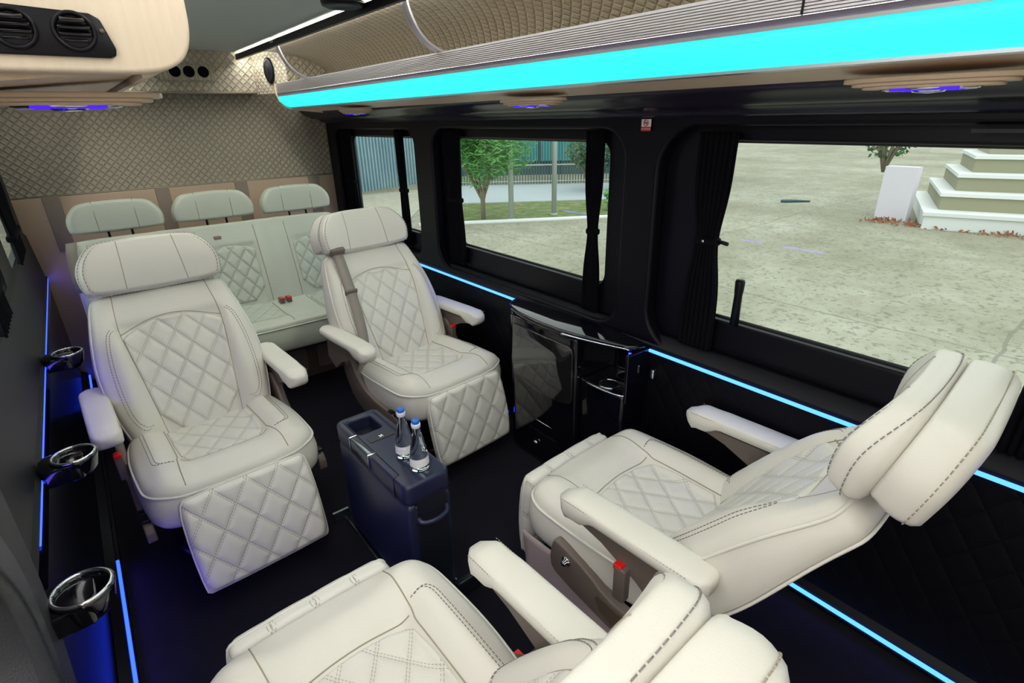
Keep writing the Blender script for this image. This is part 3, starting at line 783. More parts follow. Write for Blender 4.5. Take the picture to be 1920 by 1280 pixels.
        for k in (0, 1):
            bt = mesh_obj('seat_button', box(s * .272 - .012, s * .272 + .012, -.135 + k * .042, -.105 + k * .042, .266, .276, .003), 'blackp', pl)
    if skirt:
        # big taupe handle panel with a chrome knob and a cloth skirt to the floor (aisle side)
        poly = chaikin([(-.150, .325), (-.140, .245), (-.165, .215), (-.40, .16), (-.52, .16), (-.54, .24), (-.42, .255), (-.33, .265), (-.28, .300), (-.17, .335)], 1)
        pl = mesh_obj('side_plate', prism(poly, -.292, -.262, 'x'), 'taupe', root); bevel(pl, .006)
        mesh_obj('handle_recess', prism(chaikin([(-.30, .26), (-.33, .20), (-.46, .185), (-.47, .235), (-.36, .25)], 1), -.297, -.289, 'x'), 'brown', pl)
        mesh_obj('chrome_knob', lathe([(.0001, -.016), (.007, -.015), (.0075, -.006), (.014, -.004), (.015, 0), (.0001, 0)], 24, axis='x').xf(Matrix.Translation((-.292, -.205, .290))), 'chrome', pl)
        sk = G(); n = 24; v = []
        for j in range(9):
            z = .235 - .225 * j / 8
            for i in range(n + 1):
                y = .005 - .46 * i / n; v.append((-.252 + .006 * math.sin(i * 1.1 + j * .5) * j / 8 + .02 * j / 8, y, z))
        fa = [(j * (n + 1) + i, j * (n + 1) + i + 1, (j + 1) * (n + 1) + i + 1, (j + 1) * (n + 1) + i) for j in range(8) for i in range(n)]
        sk.add(v, fa); sko = mesh_obj('cloth_skirt', sk, 'skirt', root); m_ = sko.modifiers.new('solid', 'SOLIDIFY'); m_.thickness = .004
    # pedestal -------------------------------------------------
    mesh_obj('seat_base', box(-.17, .17, -.42, -.06, .05, .25, .02), 'blackp', root)
    mesh_obj('swivel_plate', lathe([(.0001, 0), (.21, 0), (.21, .03), (.17, .05), (.0001, .05)], 40).xf(Matrix.Translation((0, -.24, 0))), 'blackp', root)
    # buckle ---------------------------------------------------
    bx, by, bz = buckle
    bk = mesh_obj('buckle', box(bx - .013, bx + .013, by - .014, by + .018, bz - .10, bz - .004, .005), 'taupe', root)
    mesh_obj('release_button', box(bx - .0115, bx + .0115, by - .002, by + .021, bz - .016, bz, .003), 'red', bk)
    tag(root, label, 'seat', group)
    return root

def place(o, x, y, deg):
    o.location = (x, y, ZF); o.rotation_euler = (0, 0, math.radians(deg)); return o
A = place(make_seat('captain_seat', 'cream quilted captain seat at the left, facing the camera with its leg rest hanging out', 30, 19, s0=.530, headtilt=10, buckle=(.285, -.335, .392)), .187, 1.647, 180 + 2.75)
B = place(make_seat('captain_seat', 'cream captain seat with a taupe belt over its shoulder, beside the black cabinet', 30, 12.5, s0=.525, headtilt=8, buckle=(-.262, -.395, .435)), 1.068, 1.71, 180 + 4.8)
C = place(make_seat('captain_seat', 'reclined cream captain seat by the big window, seen from its side with a chrome knob', 41, 3, skirt=True, headtilt=24, buckle=(-.320, -.40, .440), s0=.530, legout=.080), 1.045, .981, 3.5)
D = place(make_seat('captain_seat', 'cream captain seat cut off by the bottom edge, nearest to the camera', 38, 3, headtilt=21, buckle=(.282, -.352, .320), s0=.51, legout=.080), .19, .95, 2)
# shoulder belt of seat B
def belt_strip(pts, w, side, th=.0016):
    g = G(); P = [Vector(p) for p in pts]; S = Vector(side).normalized(); v = []
    for i, p in enumerate(P):
        d = (P[min(i + 1, len(P) - 1)] - P[max(i - 1, 0)]).normalized(); nn = d.cross(S).normalized()
        for a, b in ((-w / 2, -th), (w / 2, -th), (w / 2, th), (-w / 2, th)): v.append(p + S * a + nn * b)
    f = []
    for i in range(len(P) - 1):
        for k in range(4): f.append((4 * i + k, 4 * i + (k + 1) % 4, 4 * i + 4 + (k + 1) % 4, 4 * i + 4 + k))
    f += [(3, 2, 1, 0), tuple(4 * (len(P) - 1) + k for k in range(4))]
    return g.add(v, f)
def seat_belt(seat, recline):
    r = math.radians(recline); hin = Vector((0, -.405, .365))
    def pt(u, s, n): return hin + Vector((-u, -math.sin(r) * s + math.cos(r) * n, math.cos(r) * s + math.sin(r) * n))
    sd = 1                                             # seat's right shoulder = local +x ; picture left for the rear-row seats
    pts = [pt(-.165 * sd, .56, .0), pt(-.165 * sd, .54, .03), pt(-.168 * sd, .50, .040), pt(-.175 * sd, .40, .050), pt(-.185 * sd, .28, .060), pt(-.20 * sd, .15, .062), pt(-.22 * sd, .06, .056), pt(-.245, -.0, .03), pt(-.262, -.05, -.02)]
    pts = [tuple(p) for p in pts]
    bl = mesh_obj('shoulder_belt', belt_strip(chaikin(pts, 2, False), .046, (1, 0, 0)), 'belt', seat)
    q = pt(-.165, .525, .040); mesh_obj('belt_guide', box(-.034, .034, -.012, .012, -.016, .016, .006), 'taupe', bl, loc=q, rot=(-r, 0, 0))
    q = pt(-.180, .33, .058); mesh_obj('belt_tongue', box(-.028, .028, -.006, .006, -.014, .010, .003), 'taupe', bl, loc=q, rot=(-r, 0, 0))
    return bl
seat_belt(B, 30)

# ================================================================== REAR BENCH
bench = empty('rear_bench', (.585, 3.2, ZF))
OB = Matrix.Translation((-.585, -3.2, -ZF))
x0, x1 = -.105, 1.255
def bh(u, s):       # bench back face
    z = .012 * math.sin(math.pi * min(1, max(0, s / .45)))
    for c0 in (.13, .60, 1.07):
        z += -.010 * (1 - sst(abs(u - c0), .11, .15)) * (1 - sst(s, .33, .36)) + .008 * math.exp(-((abs(u - c0) - .18) / .04) ** 2)
    return z
br = math.radians(18)
bout = chaikin([(x0, -.02), (x0, .25), (x0 + .012, .44), (x0 + .05, .47), (x0 + .3, .472), (x1 - .3, .472), (x1 - .05, .47), (x1 - .012, .44), (x1, .25), (x1, -.02), (x1 - .2, -.03), (x0 + .2, -.03)], 2)
# face looks to -y: build with pad then flip into place
def to_back(p):
    u, s, n = p
    return (u, 3.20 + math.sin(br) * s - math.cos(br) * n, -.965 + math.cos(br) * s + math.sin(br) * n)
def put(g, fn=to_back):
    g.v = [tuple(OB @ Vector(fn(p))) for p in g.v]; g.f = [q for q in g.f]; return g
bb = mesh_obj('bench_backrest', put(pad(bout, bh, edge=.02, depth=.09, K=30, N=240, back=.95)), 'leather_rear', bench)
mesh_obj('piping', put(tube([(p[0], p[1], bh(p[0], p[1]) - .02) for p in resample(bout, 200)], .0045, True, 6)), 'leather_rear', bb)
for c0 in (.13, .60, 1.07):
    io = chaikin([(c0 + .125, .02), (c0 + .13, .30), (c0 + .115, .325), (c0, .352), (c0 - .115, .325), (c0 - .13, .30), (c0 - .125, .02)], 1)
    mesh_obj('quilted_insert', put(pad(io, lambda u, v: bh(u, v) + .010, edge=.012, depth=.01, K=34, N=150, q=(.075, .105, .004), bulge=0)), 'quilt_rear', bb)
for xx in (-.02, .28, .45, .75, .92, 1.205):
    mesh_obj('seam', tube([to_back((xx, s, bh(xx, s) - .0003)) for s in [.005 + .0232 * k for k in range(20)]], .0022, n=5).xf(OB), 'seam', bb)
def ch(u, v):
    z = 0
    for c0 in (.13, .60, 1.07): z += -.012 * (1 - sst(abs(u - c0), .11, .15)) * sst(v, 2.86, 2.93)
    return z + .008 * math.exp(-((v - 2.82) / .05) ** 2)
cout = chaikin([(x0, 3.30), (x0, 2.80), (x0 + .03, 2.755), (x0 + .2, 2.75), (x1 - .2, 2.75), (x1 - .03, 2.755), (x1, 2.80), (x1, 3.30)][::-1], 2)
to_c = lambda p: (p[0], p[1], -.965 + p[2])
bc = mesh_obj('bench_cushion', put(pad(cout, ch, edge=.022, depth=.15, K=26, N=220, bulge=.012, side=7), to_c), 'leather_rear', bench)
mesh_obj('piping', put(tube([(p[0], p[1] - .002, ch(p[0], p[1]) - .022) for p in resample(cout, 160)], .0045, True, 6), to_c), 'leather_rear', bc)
for c0 in (.13, .60, 1.07):
    io = chaikin([(c0 + .125, 3.22), (c0 + .13, 2.93), (c0 + .1, 2.90), (c0, 2.89), (c0 - .1, 2.90), (c0 - .13, 2.93), (c0 - .125, 3.22)], 1)
    mesh_obj('quilted_insert', put(pad(io, lambda u, v: ch(u, v) + .010, edge=.012, depth=.01, K=30, N=130, q=(.075, .105, .004), bulge=0), to_c), 'quilt_rear', bc)
for xx in (.36, .735, .93): mesh_obj('seam', tube([(xx, y, -.965 + ch(xx, y) + .0) for y in [2.775 + .02 * k for k in range(21)]], .0022, n=5).xf(OB), 'seam', bc)
for xx in (.775, .815):
    bk = mesh_obj('buckle', box(xx - .013, xx + .013, 3.10, 3.15, -.965, -.935, .004).xf(OB), 'taupe', bc)
    mesh_obj('release_button', box(xx - .012, xx + .012, 3.092, 3.125, -.940, -.930, .003).xf(OB), 'red', bk)
mesh_obj('bench_base', box(x0 + .03, x1 - .03, 2.93, 3.45, -1.38, -1.10, .01).xf(OB), 'brown', bench)
g = G()
for xa, xb in ((.0, .36), (.42, .80), (.86, 1.2)):
    prism(rrect(xa, xb, -1.33, -1.19, .02), 2.915, 2.932, 'y', g)
mesh_obj('base_panel', g.xf(OB), 'taupe', bench, smooth=False); bevel(bench.children[-1], .004)
# headrests of the bench
hb0 = None
for c0, zz, lab in ((.135, -.488, 'cream headrest with greenish light in its colour'), (.585, -.486, ''), (1.035, -.492, '')):
    ho = [(x * .93, y * .80) for x, y in head_out]
    h_ = mesh_obj('headrest', pad(ho, lambda u, s: head_h(u, s) * .7, edge=.02, depth=.05, K=16, N=110, bulge=.006), 'leather_rear', bench,
                  loc=tuple(OB @ Vector((c0, 3.375, zz))), rot=(math.pi / 2 + math.radians(-8), 0, 0))
    for s in (-1, 1): mesh_obj('seam', tube([(s * .085, .0165 * k, head_h(.085, .02 * k) * .7 - .0004) for k in range(10)], .0018, n=5), 'seam', h_)
    for s in (-1, 1): mesh_obj('headrest_post', tube([(s * .05, -.05, -.025), (s * .05, .03, -.025)], .006, n=8), 'blackp', h_)
mesh_obj('belt_guide', box(.535, .575, 3.315, 3.335, -.60, -.575, .005).xf(OB), 'tanpatch', bench)
mesh_obj('belt_guide', box(-.10, -.05, 3.29, 3.32, -.63, -.60, .006).xf(OB), 'tanpatch', bench)
mesh_obj('side_belt', belt_strip([(-.075, 3.335, -.52), (-.085, 3.30, -.56), (-.10, 3.27, -.66), (-.105, 3.26, -.75)], .045, (1, .3, 0)).xf(OB), 'belt', bench)
tag(bench, 'three seat cream quilted bench against the back wall, greenish light in its colour', 'bench')

# ================================================================== COOLER AND BOTTLES
cool = empty('cool_box', (.56, 1.345, ZF), math.radians(1.5))
zc_ = .45
cx0, cx1, cy0, cy1 = -.073, .073, -.235, .235
bd = mesh_obj('body', box(cx0, cx1, cy0, cy1, .02, zc_ - .065, .018), 'cooler', cool)
mesh_obj('end_panel', box(cx0 + .022, cx1 - .018, cy0 - .004, cy0 + .02, .03, zc_ - .07, .006), 'cooler_in', bd)
# lid with a tray recess
g = holed('lid', rrect(cx0 - .002, cx1 + .002, cy0 - .002, cy1 + .002, .026, 8), [rrect(-.045, .035, .105, .205, .014, 6)], 'cooler', lambda a, b, c: (a, b, zc_ - .032 + c), .046, cool, bev=.010)
for p in g.data.polygons: p.use_smooth = True
mesh_obj('tray_bottom', box(-.050, .040, .10, .21, zc_ - .058, zc_ - .045), 'cooler_in', g, smooth=False)
g2 = G()
tube([(-.054, -.165, zc_ + .0015), (-.054, .215, zc_ + .0015)], .0013, n=4, g=g2); tube([(.055, -.165, zc_ + .0015), (.055, .215, zc_ + .0015)], .0013, n=4, g=g2)
tube([(-.054, -.165, zc_ + .0015), (-.075, -.17, zc_ + .0005), (-.0765, -.172, zc_ - .06)], .0013, n=4, g=g2)
mesh_obj('panel_gap', g2, 'blackp', g)
mesh_obj('latch', box(-.080, -.056, -.02, .105, zc_ - .045, zc_ + .003, .008), 'smoke', g)
for yy in (-.022, .107): mesh_obj('latch_edge', box(-.081, -.055, yy - .002, yy + .002, zc_ - .046, zc_ + .004, .001), 'chrome', g)
mesh_obj('label_plate', prism(rrect(-.04, .045, .035, .068, .004), zc_ + .0008, zc_ + .0025, 'z'), 'cooler_in', g, smooth=False)
gg = G()
for a in range(4):
    q = box(.0008, .0075, .0004, .0040, 0, .001).xf(Matrix.Translation((.003, .052, zc_ + .0025)) @ Matrix.Rotation(a * math.pi / 2 + .5, 4, 'Z')); gg.add(q.v, q.f, q.uv, True)
mesh_obj('emblem', gg, 'whitepaint', g, smooth=False)
hd = mesh_obj('end_handle', tube(chaikin([(-.045, cy0 - .002, zc_ - .115), (-.042, cy0 - .02, zc_ - .122), (.0, cy0 - .03, zc_ - .125), (.042, cy0 - .02, zc_ - .122), (.05, cy0 - .002, zc_ - .115)], 2, False), .008, n=10), 'cooler', cool)
mesh_obj('handle_opening', prism(rrect(-.045, .05, zc_ - .105, zc_ - .05, .006), cy0 - .0065, cy0 - .003, 'y'), 'cooler_in', cool, smooth=False)
tag(cool, 'narrow navy black cool box with a lid tray, standing on the floor between the seats', 'cool box')
rl = empty('floor_bracket', (.56, 1.35, ZF))
mesh_obj('side_rail', box(-.083, -.073, -.28, .33, .0, .012, .003), 'smoke', rl)
mesh_obj('side_rail', box(.073, .083, -.28, .33, .0, .012, .003), 'smoke', rl)
mesh_obj('upturned_end', prism(chaikin([(-.29, .0), (-.24, .0), (-.225, .01), (-.235, .02), (-.262, .03), (-.285, .065), (-.295, .065), (-.29, .03)], 1), .045, .125, 'x'), 'smoke', rl)
mesh_obj('upturned_end', prism([(.29, 0), (.30, .035), (.31, .035), (.31, 0)], -.12, -.06, 'x'), 'smoke', rl)
tag(rl, 'shiny steel mounting bracket on the floor around the cool box', 'bracket')
def bottle(x, y, label, rz=0, s=.86):
    prof = [(.0001, 0), (.026, 0), (.0305, .004), (.0315, .012), (.031, .045), (.0275, .075), (.020, .115), (.0145, .140), (.0125, .160), (.0125, .172), (.0001, .172)]
    o = mesh_obj('water_bottle', lathe([(r * s, z * s) for r, z in prof], 36), 'bottle', loc=(x, y, ZF + zc_ + .003), rot=(0, 0, rz))
    lab_ = G(); n = 30; v = []; uvv = []
    for z in (.020, .050):
        for k in range(n + 1):
            a = math.radians(-250 + 230 * k / n); rr = (.0322 if z < .04 else .0312) * s
            v.append((rr * math.cos(a), rr * math.sin(a), z * s + .006 * (k / n))); uvv.append((k / n, 0 if z < .04 else 1))
    lab_.add(v, [(k, k + 1, n + 1 + k + 1, n + 1 + k) for k in range(n)], uvv); mesh_obj('paper_label', lab_, 'label', o)
    mesh_obj('neck_ring', lathe([(.0135 * s, .160 * s), (.0155 * s, .163 * s), (.0155 * s, .172 * s), (.0145 * s, .176 * s), (.013 * s, .176 * s)], 24), 'capring', o)
    mesh_obj('cap', lathe([(.0125 * s, .176 * s), (.0128 * s, .186 * s), (.0115 * s, .189 * s), (.0001, .190 * s)], 24), 'cap', o)
    tag(o, label, 'bottle', 'water bottles on the cool box'); return o
bottle(.570, 1.248, 'blue capped water bottle standing behind the other one, nearer the lid tray')
bottle(.572, 1.165, 'blue capped water bottle at the front end of the cool box', .4)

# ================================================================== LACQUERED CABINET
cab = empty('wall_cabinet', (1.36, 1.34, ZF))
OC = Matrix.Translation((-1.36, -1.34, -ZF))
g = prism(chaikin([(1.418, 1.70), (1.33, 1.68), (1.275, 1.62), (1.264, 1.58), (1.264, 1.26), (1.275, 1.237), (1.418, 1.235)], 0), -1.36, -.745, 'z').xf(OC)
bevel(mesh_obj('body', g, 'gloss', cab), .008)
g = prism(chaikin([(1.418, 1.715), (1.33, 1.70), (1.272, 1.61), (1.252, 1.45), (1.258, 1.28), (1.30, 1.12), (1.33, 1.03), (1.418, 1.02)], 1), -.745, -.722, 'z').xf(OC)
bevel(mesh_obj('top_board', g, 'gloss', cab), .010)
# hinged smoked door
gd = prism([(1.24, -.80), (1.246, -.785), (1.262, -.775), (1.585, -.775), (1.585, -.995), (1.50, -1.022), (1.40, -1.030), (1.30, -1.022), (1.25, -1.01), (1.24, -.995)], 1.255, 1.264, 'x').xf(OC)
bevel(mesh_obj('smoked_door', gd, 'mirror', cab), .002)
# drawer line and drawers
mesh_obj('drawer', prism(chaikin([(1.325, 1.66), (1.28, 1.59), (1.258, 1.45), (1.262, 1.30), (1.29, 1.24), (1.32, 1.24), (1.34, 1.6)], 1), -1.33, -1.22, 'z').xf(OC), 'gloss', cab); bevel(cab.children[-1], .006)
mesh_obj('drawer_knob', lathe([(.0001, -.012), (.010, -.010), (.011, 0)], 20, axis='x').xf(OC @ Matrix.Translation((1.258, 1.44, -1.275))), 'chrome', cab.children[-1])
mesh_obj('chrome_lip', tube([tuple(OC @ Vector(p)) for p in chaikin([(1.286, 1.60, -1.17), (1.262, 1.45, -1.17), (1.268, 1.30, -1.17), (1.282, 1.25, -1.17)], 2, False)], .0022, n=6), 'chrome', cab)
# niche column with cup ring
col_ = mesh_obj('column', box(1.295, 1.418, 1.03, 1.235, -1.36, -.905, .012).xf(OC), 'gloss', cab)
mesh_obj('niche_back', box(1.385, 1.418, 1.03, 1.235, -.91, -.745, .0).xf(OC), 'gloss', cab, smooth=False)
mesh_obj('niche_side', box(1.30, 1.418, 1.022, 1.034, -.93, -.745, .004).xf(OC), 'gloss', cab)
mesh_obj('cup_ring', tube([tuple(OC @ Vector((1.338 + .036 * math.cos(a), 1.13 + .036 * math.sin(a), -.903))) for a in [2 * math.pi * i / 40 for i in range(40)]], .0032, True, 8), 'chrome', cab)
mesh_obj('cup_well', lathe([(.0001, -.0005), (.033, -.0005), (.034, .0012)], 32).xf(OC @ Matrix.Translation((1.338, 1.13, -.904))), 'fabric', cab)
mesh_obj('shelf_edge', tube([tuple(OC @ Vector(p)) for p in chaikin([(1.30, 1.232, -.906), (1.288, 1.18, -.906), (1.290, 1.08, -.906), (1.31, 1.035, -.906)], 2, False)], .0028, n=6), 'chrome', cab)
mesh_obj('top_edge_trim', tube([tuple(OC @ Vector(p)) for p in chaikin([(1.255, 1.30, -.735), (1.275, 1.20, -.735), (1.30, 1.12, -.735), (1.325, 1.04, -.735)], 2, False)], .004, n=8), 'chrome', cab)
mesh_obj('accent_light', box(1.278, 1.284, 1.665, 1.69, -1.245, -1.232).xf(OC), 'led_blue', cab, smooth=False)
mesh_obj('accent_light', box(1.335, 1.34, 1.035, 1.05, -.757, -.751).xf(OC), 'led_blue', cab, smooth=False)
tag(cab, 'glossy black lacquered cabinet with a cup ring, built against the window wall', 'cabinet')
hk = mesh_obj('coat_hook', box(1.395, 1.417, .985, 1.0, -.85, -.815, .005), 'chrome'); tag(hk, 'small dark hook on the quilted wall just right of the lacquered cabinet', 'hook')

# cup holders on the left wall
def cup_holder(y, label):
    e = empty('cup_holder', (-.165, y, -.732), math.radians(0))
    mesh_obj('holder_shell', lathe([(.0001, -.045), (.030, -.045), (.040, -.03), (.047, 0), (.048, .006), (.042, .008), (.037, .004), (.035, -.035), (.0001, -.036)], 40), 'gloss', e)
    mesh_obj('wall_arm', prism(chaikin([(-.07, -.042), (-.07, .045), (-.03, .047), (.02, .044), (.02, -.044), (-.03, -.046)], 1), -.040, .003, 'z'), 'gloss', e); bevel(e.children[-1], .005)
    mesh_obj('chrome_ring', tube([(.042 * math.cos(a), .042 * math.sin(a), .008) for a in [2 * math.pi * i / 44 for i in range(44)]], .0035, True, 8), 'chrome', e)
    tag(e, label, 'cup holder', 'cup rings on the left wall'); return e
cup_holder(.99, 'chrome rimmed black cup holder on the left wall, nearest and largest in view')
cup_holder(1.50, 'chrome rimmed black cup holder on the left wall, middle one of the row')
cup_holder(2.30, 'chrome rimmed black cup holder on the left wall, farthest from the camera')

# ================================================================== CURTAINS
def curtain(y, w, label, tie=-.37, z0=-.68, z1=-.05, x=1.452, lean=0.0, pinch=.55, button=False, grp='black tied curtains'):
    e = empty('curtain', (x, y, z0))
    g = G(); rows, cols = 30, 44; v = []
    for j in range(rows + 1):
        z = z0 + (z1 - z0) * j / rows; k = 1 - (1 - pinch) * math.exp(-((z - tie) / .11) ** 2)
        for i in range(cols):
            a = i / (cols - 1); yy = (a - .5) * w * k + lean * (z - z0)
            fold = .009 * math.sin(a * 2 * math.pi * 7 + .6 * math.sin(z * 9)) * (.5 + .5 * k)
            v.append((fold, yy, z - z0))
    f = [(j * cols + i, j * cols + i + 1, (j + 1) * cols + i + 1, (j + 1) * cols + i) for j in range(rows) for i in range(cols - 1)]
    g.add(v, f); c_ = mesh_obj('drape', g, 'fabric', e); m_ = c_.modifiers.new('solid', 'SOLIDIFY'); m_.thickness = .003
    tz = tie - z0; hw = w * pinch / 2 + .004
    mesh_obj('tie_band', box(-.016, .016, lean * tz - hw, lean * tz + hw, tz - .012, tz + .012, .008), 'fabric', e)
    if button:
        mesh_obj('snap_button', lathe([(.0001, -.003), (.004, -.003), (.005, 0)], 16, axis='x').xf(Matrix.Translation((-.016, lean * tz + .004, tz))), 'chrome', e)
        mesh_obj('tie_hook', tube([(-.0, lean * tz - hw + .01, tz + .004), (-.004, lean * tz - hw - .03, tz)], .006, n=8), 'blackp', e)
    tag(e, label, 'curtain', grp); return e
curtain(.875, .115, 'black pleated curtain with a snap button at the left of the biggest window', x=1.447, button=True, tie=-.355, z0=-.70, pinch=.62)
curtain(1.345, .075, 'slim black curtain tied in the middle, right side of the garden window', tie=-.395, z0=-.70)
curtain(2.265, .13, 'black curtain gathered at the left side of the garden view window', tie=-.37, z0=-.69, pinch=.8)
curtain(2.79, .07, 'narrow black curtain crossing the far window in front of the corrugated wall', tie=-.37, z0=-.68, pinch=.9)
curtain(3.52, .16, 'black curtain at the back wall end of the far window', tie=-.37, z0=-.66, pinch=.85)
curtain(1.95, .30, 'black curtain bunched over the left wall above the grey sill', tie=-.40, z0=-.50, z1=.03, x=-.238, pinch=.8, grp='left wall curtains')
curtain(3.0, .40, 'black curtain on the left wall close to the back bench', tie=-.40, z0=-.50, z1=.03, x=-.238, pinch=.85, grp='left wall curtains')
curtain(.05, .11, 'black curtain hanging behind the reclined window seat headrest', tie=-.40, z0=-.70, x=1.447, pinch=.8)
bo = mesh_obj('window_post', tube([(1.452, .755, -.595), (1.452, .755, -.50), (1.452, .755, -.485), (1.452, .755, -.458), (1.452, .755, -.452)], [.013, .0115, .013, .014, .011], n=20), 'blackp')
tag(bo, 'short black rubber post standing on the sill of the biggest window', 'post')

# ------------------------------------------------------------------ door pillar at the lower left
def poly_solid(name, inner_, outer_, x0_, x1_, mat, parent=None):
    g = G(); n = len(inner_); v = []
    for x_ in (x0_, x1_):
        for p in inner_: v.append((x_, p[0], p[1]))
        for p in outer_: v.append((x_, p[0], p[1]))
    f = []
    for i in range(n - 1):
        f += [(i, i + 1, n + i + 1, n + i), (2 * n + i, 3 * n + i, 3 * n + i + 1, 2 * n + i + 1), (i, 2 * n + i, 2 * n + i + 1, i + 1), (n + i, n + i + 1, 3 * n + i + 1, 3 * n + i)]
    f += [(0, n, 3 * n, 2 * n), (n - 1, 3 * n - 1, 4 * n - 1, 2 * n - 1)]
    g.add(v, f); o = mesh_obj(name, g, mat, parent); return o
di = resample(chaikin([(.80, .06, 0), (.87, -.25, 0), (.892, -.50, 0), (.885, -.60, 0), (.86, -.66, 0), (.81, -.72, 0), (.78, -.85, 0), (.775, -1.36, 0)], 2, False), 24, False)
do = resample(chaikin([(1.06, .06, 0), (1.05, -.25, 0), (1.035, -.50, 0), (1.025, -.62, 0), (1.005, -.72, 0), (.965, -.82, 0), (.91, -.90, 0), (.90, -1.36, 0)], 2, False), 24, False)
dp = poly_solid('door_1', [p[:2] for p in di], [p[:2] for p in do], -.262, -.208, 'pillar'); struct(dp); bevel(dp, .010, 4)
dq = resample(chaikin([(.74, -.45, 0), (.80, -.55, 0), (.80, -.64, 0), (.765, -.72, 0), (.72, -.86, 0), (.70, -1.0, 0)], 2, False), 24, False)
de = resample(chaikin([(.845, -.45, 0), (.876, -.55, 0), (.866, -.64, 0), (.83, -.72, 0), (.78, -.86, 0), (.77, -1.0, 0)], 2, False), 24, False)
pl = poly_solid('padded_edge', [p[:2] for p in dq], [p[:2] for p in de], -.255, -.190, 'greyleather', dp); bevel(pl, .018, 5)

# ================================================================== OUTSIDE
ZG = -2.05
gr = mesh_obj('ground', box(-30, 60, -30, 60, ZG - .2, ZG), 'concrete', smooth=False); struct(gr)
# brick paving to the far left of the view

# garden strip, kerb and sidewalk beyond window 2 (lines run from far left to near right)
def ground_quad(name, pts, z, mat, label, cat, kind=None):
    g = G(); n = len(pts); g.add([(x, y, ZG - .05) for x, y in pts] + [(x, y, z) for x, y in pts], [tuple(range(n, 2 * n))] + [(i, (i + 1) % n, n + (i + 1) % n, n + i) for i in range(n)], flat=True)
    return tag(mesh_obj(name, g, mat, smooth=False), label, cat, kind=kind)
ground_quad('lawn_strip', [(5.4, 9.85), (9.6, 7.25), (12.0, 8.6), (7.0, 12.1)], ZG + .02, 'grass', 'patchy green lawn strip below the feathery tree', 'grass', 'stuff')
ground_quad('sidewalk', [(7.0, 12.1), (12.2, 8.45), (15.0, 10.5), (9.5, 15.0)], ZG + .04, 'sidewalk', 'pale blue grey sidewalk between the lawn and the fence', 'sidewalk')
tag(mesh_obj('kerb', tube([(5.4, 9.85, ZG + .02), (9.6, 7.25, ZG + .02)], .05, n=6), 'stone'), 'low pale kerb edging the lawn strip', 'kerb')
for x, y, h_, lab in ((7.10, 8.92, 3.4, 'grey steel post on the lawn right of the feathery tree'), (8.2, 8.78, 3.4, 'grey steel post on the lawn near the slim curtain'), (6.55, 10.35, 3.2, 'grey steel post behind the feathery tree at the left edge of the garden window')):
    p_ = mesh_obj('steel_post', tube([(x, y, ZG), (x, y, ZG + h_)], .055, n=12), 'post'); tag(p_, lab, 'post', 'steel posts on the lawn')
    mesh_obj('base_collar', tube([(x, y, ZG), (x, y, ZG + .06)], .08, n=12), 'post', p_)
# fence behind the sidewalk
fe = empty('metal_fence', (12.3, 12.7, ZG)); FA, FB = Vector((9.4, 15.2)), Vector((15.6, 10.1))
g = G(); nb = 90
for k in range(nb + 1):
    q = FA.lerp(FB, k / nb); box(q.x - 12.3 - .012, q.x - 12.3 + .012, q.y - 12.7 - .012, q.y - 12.7 + .012, .05, 1.65, g=g)
tag(mesh_obj('bars', g, 'fence', fe, smooth=False), None, None, kind='stuff')
for z in (.12, .62, 1.6):
    mesh_obj('rail', tube([(FA.x - 12.3, FA.y - 12.7, z), (FB.x - 12.3, FB.y - 12.7, z)], .025, n=6), 'post', fe)
tag(fe, 'dark vertical bar fence behind the sidewalk in the garden view', 'fence')
ground_quad('paving', [(2.5, 9.4), (5.0, 9.9), (6.9, 12.3), (9.2, 15.2), (4.6, 15.4), (2.5, 13)], ZG + .01, 'paving', 'brick paving in front of the corrugated wall', 'paving')
# glass building
bl_ = empty('glass_building', (15.5, 17.5, ZG))
def bq(nm, mat, a0, a1, z0, z1, dpt=0.0, par=bl_):
    d = (FB - FA).normalized(); nn = Vector((-d.y, d.x)) * -1
    if nn.dot(Vector((1, 1))) < 0: nn = -nn
    o_ = FA + nn * (3.2 + dpt)
    P = [o_ + d * a0, o_ + d * a1]; Q = [p + nn * .3 for p in P]
    g = G(); pts = P + Q[::-1]
    v = [(p.x - 15.5, p.y - 17.5, z0) for p in pts] + [(p.x - 15.5, p.y - 17.5, z1) for p in pts]
    g.add(v, [(0, 1, 2, 3), (7, 6, 5, 4), (0, 4, 5, 1), (1, 5, 6, 2), (2, 6, 7, 3), (3, 7, 4, 0)], flat=True)
    return mesh_obj(nm, g, mat, par, smooth=False)
bq('facade', 'tealdark', -3, 8.6, 0, 7, .12)
for k in range(7):
    bq('glass_panel', 'tealglass', -2.8 + k * 1.5, -1.4 + k * 1.5, .5, 2.6)
    bq('glass_panel', 'tealglass', -2.8 + k * 1.5, -1.4 + k * 1.5, 2.75, 5.2)
tag(bl_, 'teal glass fronted building behind the fence', 'building')
# corrugated wall beyond window 1
cw = G(); A0, B0 = Vector((4.6, 15.6)), Vector((9.8, 16.9)); n = 260; v = []
d = (B0 - A0).normalized(); nn = Vector((-d.y, d.x))
for k in range(n + 1):
    q = A0.lerp(B0, k / n) + nn * (.045 * (1 if (k // 3) % 2 else -1)) * (1 if k % 3 else .6)
    for z in (ZG, ZG + 4.2): v.append((q.x, q.y, z))
f = [(2 * k, 2 * k + 2, 2 * k + 3, 2 * k + 1) for k in range(n)]
cw.add(v, f, flat=True); o = mesh_obj('corrugated_wall', cw, 'corr', smooth=False); m_ = o.modifiers.new('solid', 'SOLIDIFY'); m_.thickness = .03
tag(o, 'blue grey corrugated metal wall seen through the far window', 'wall')
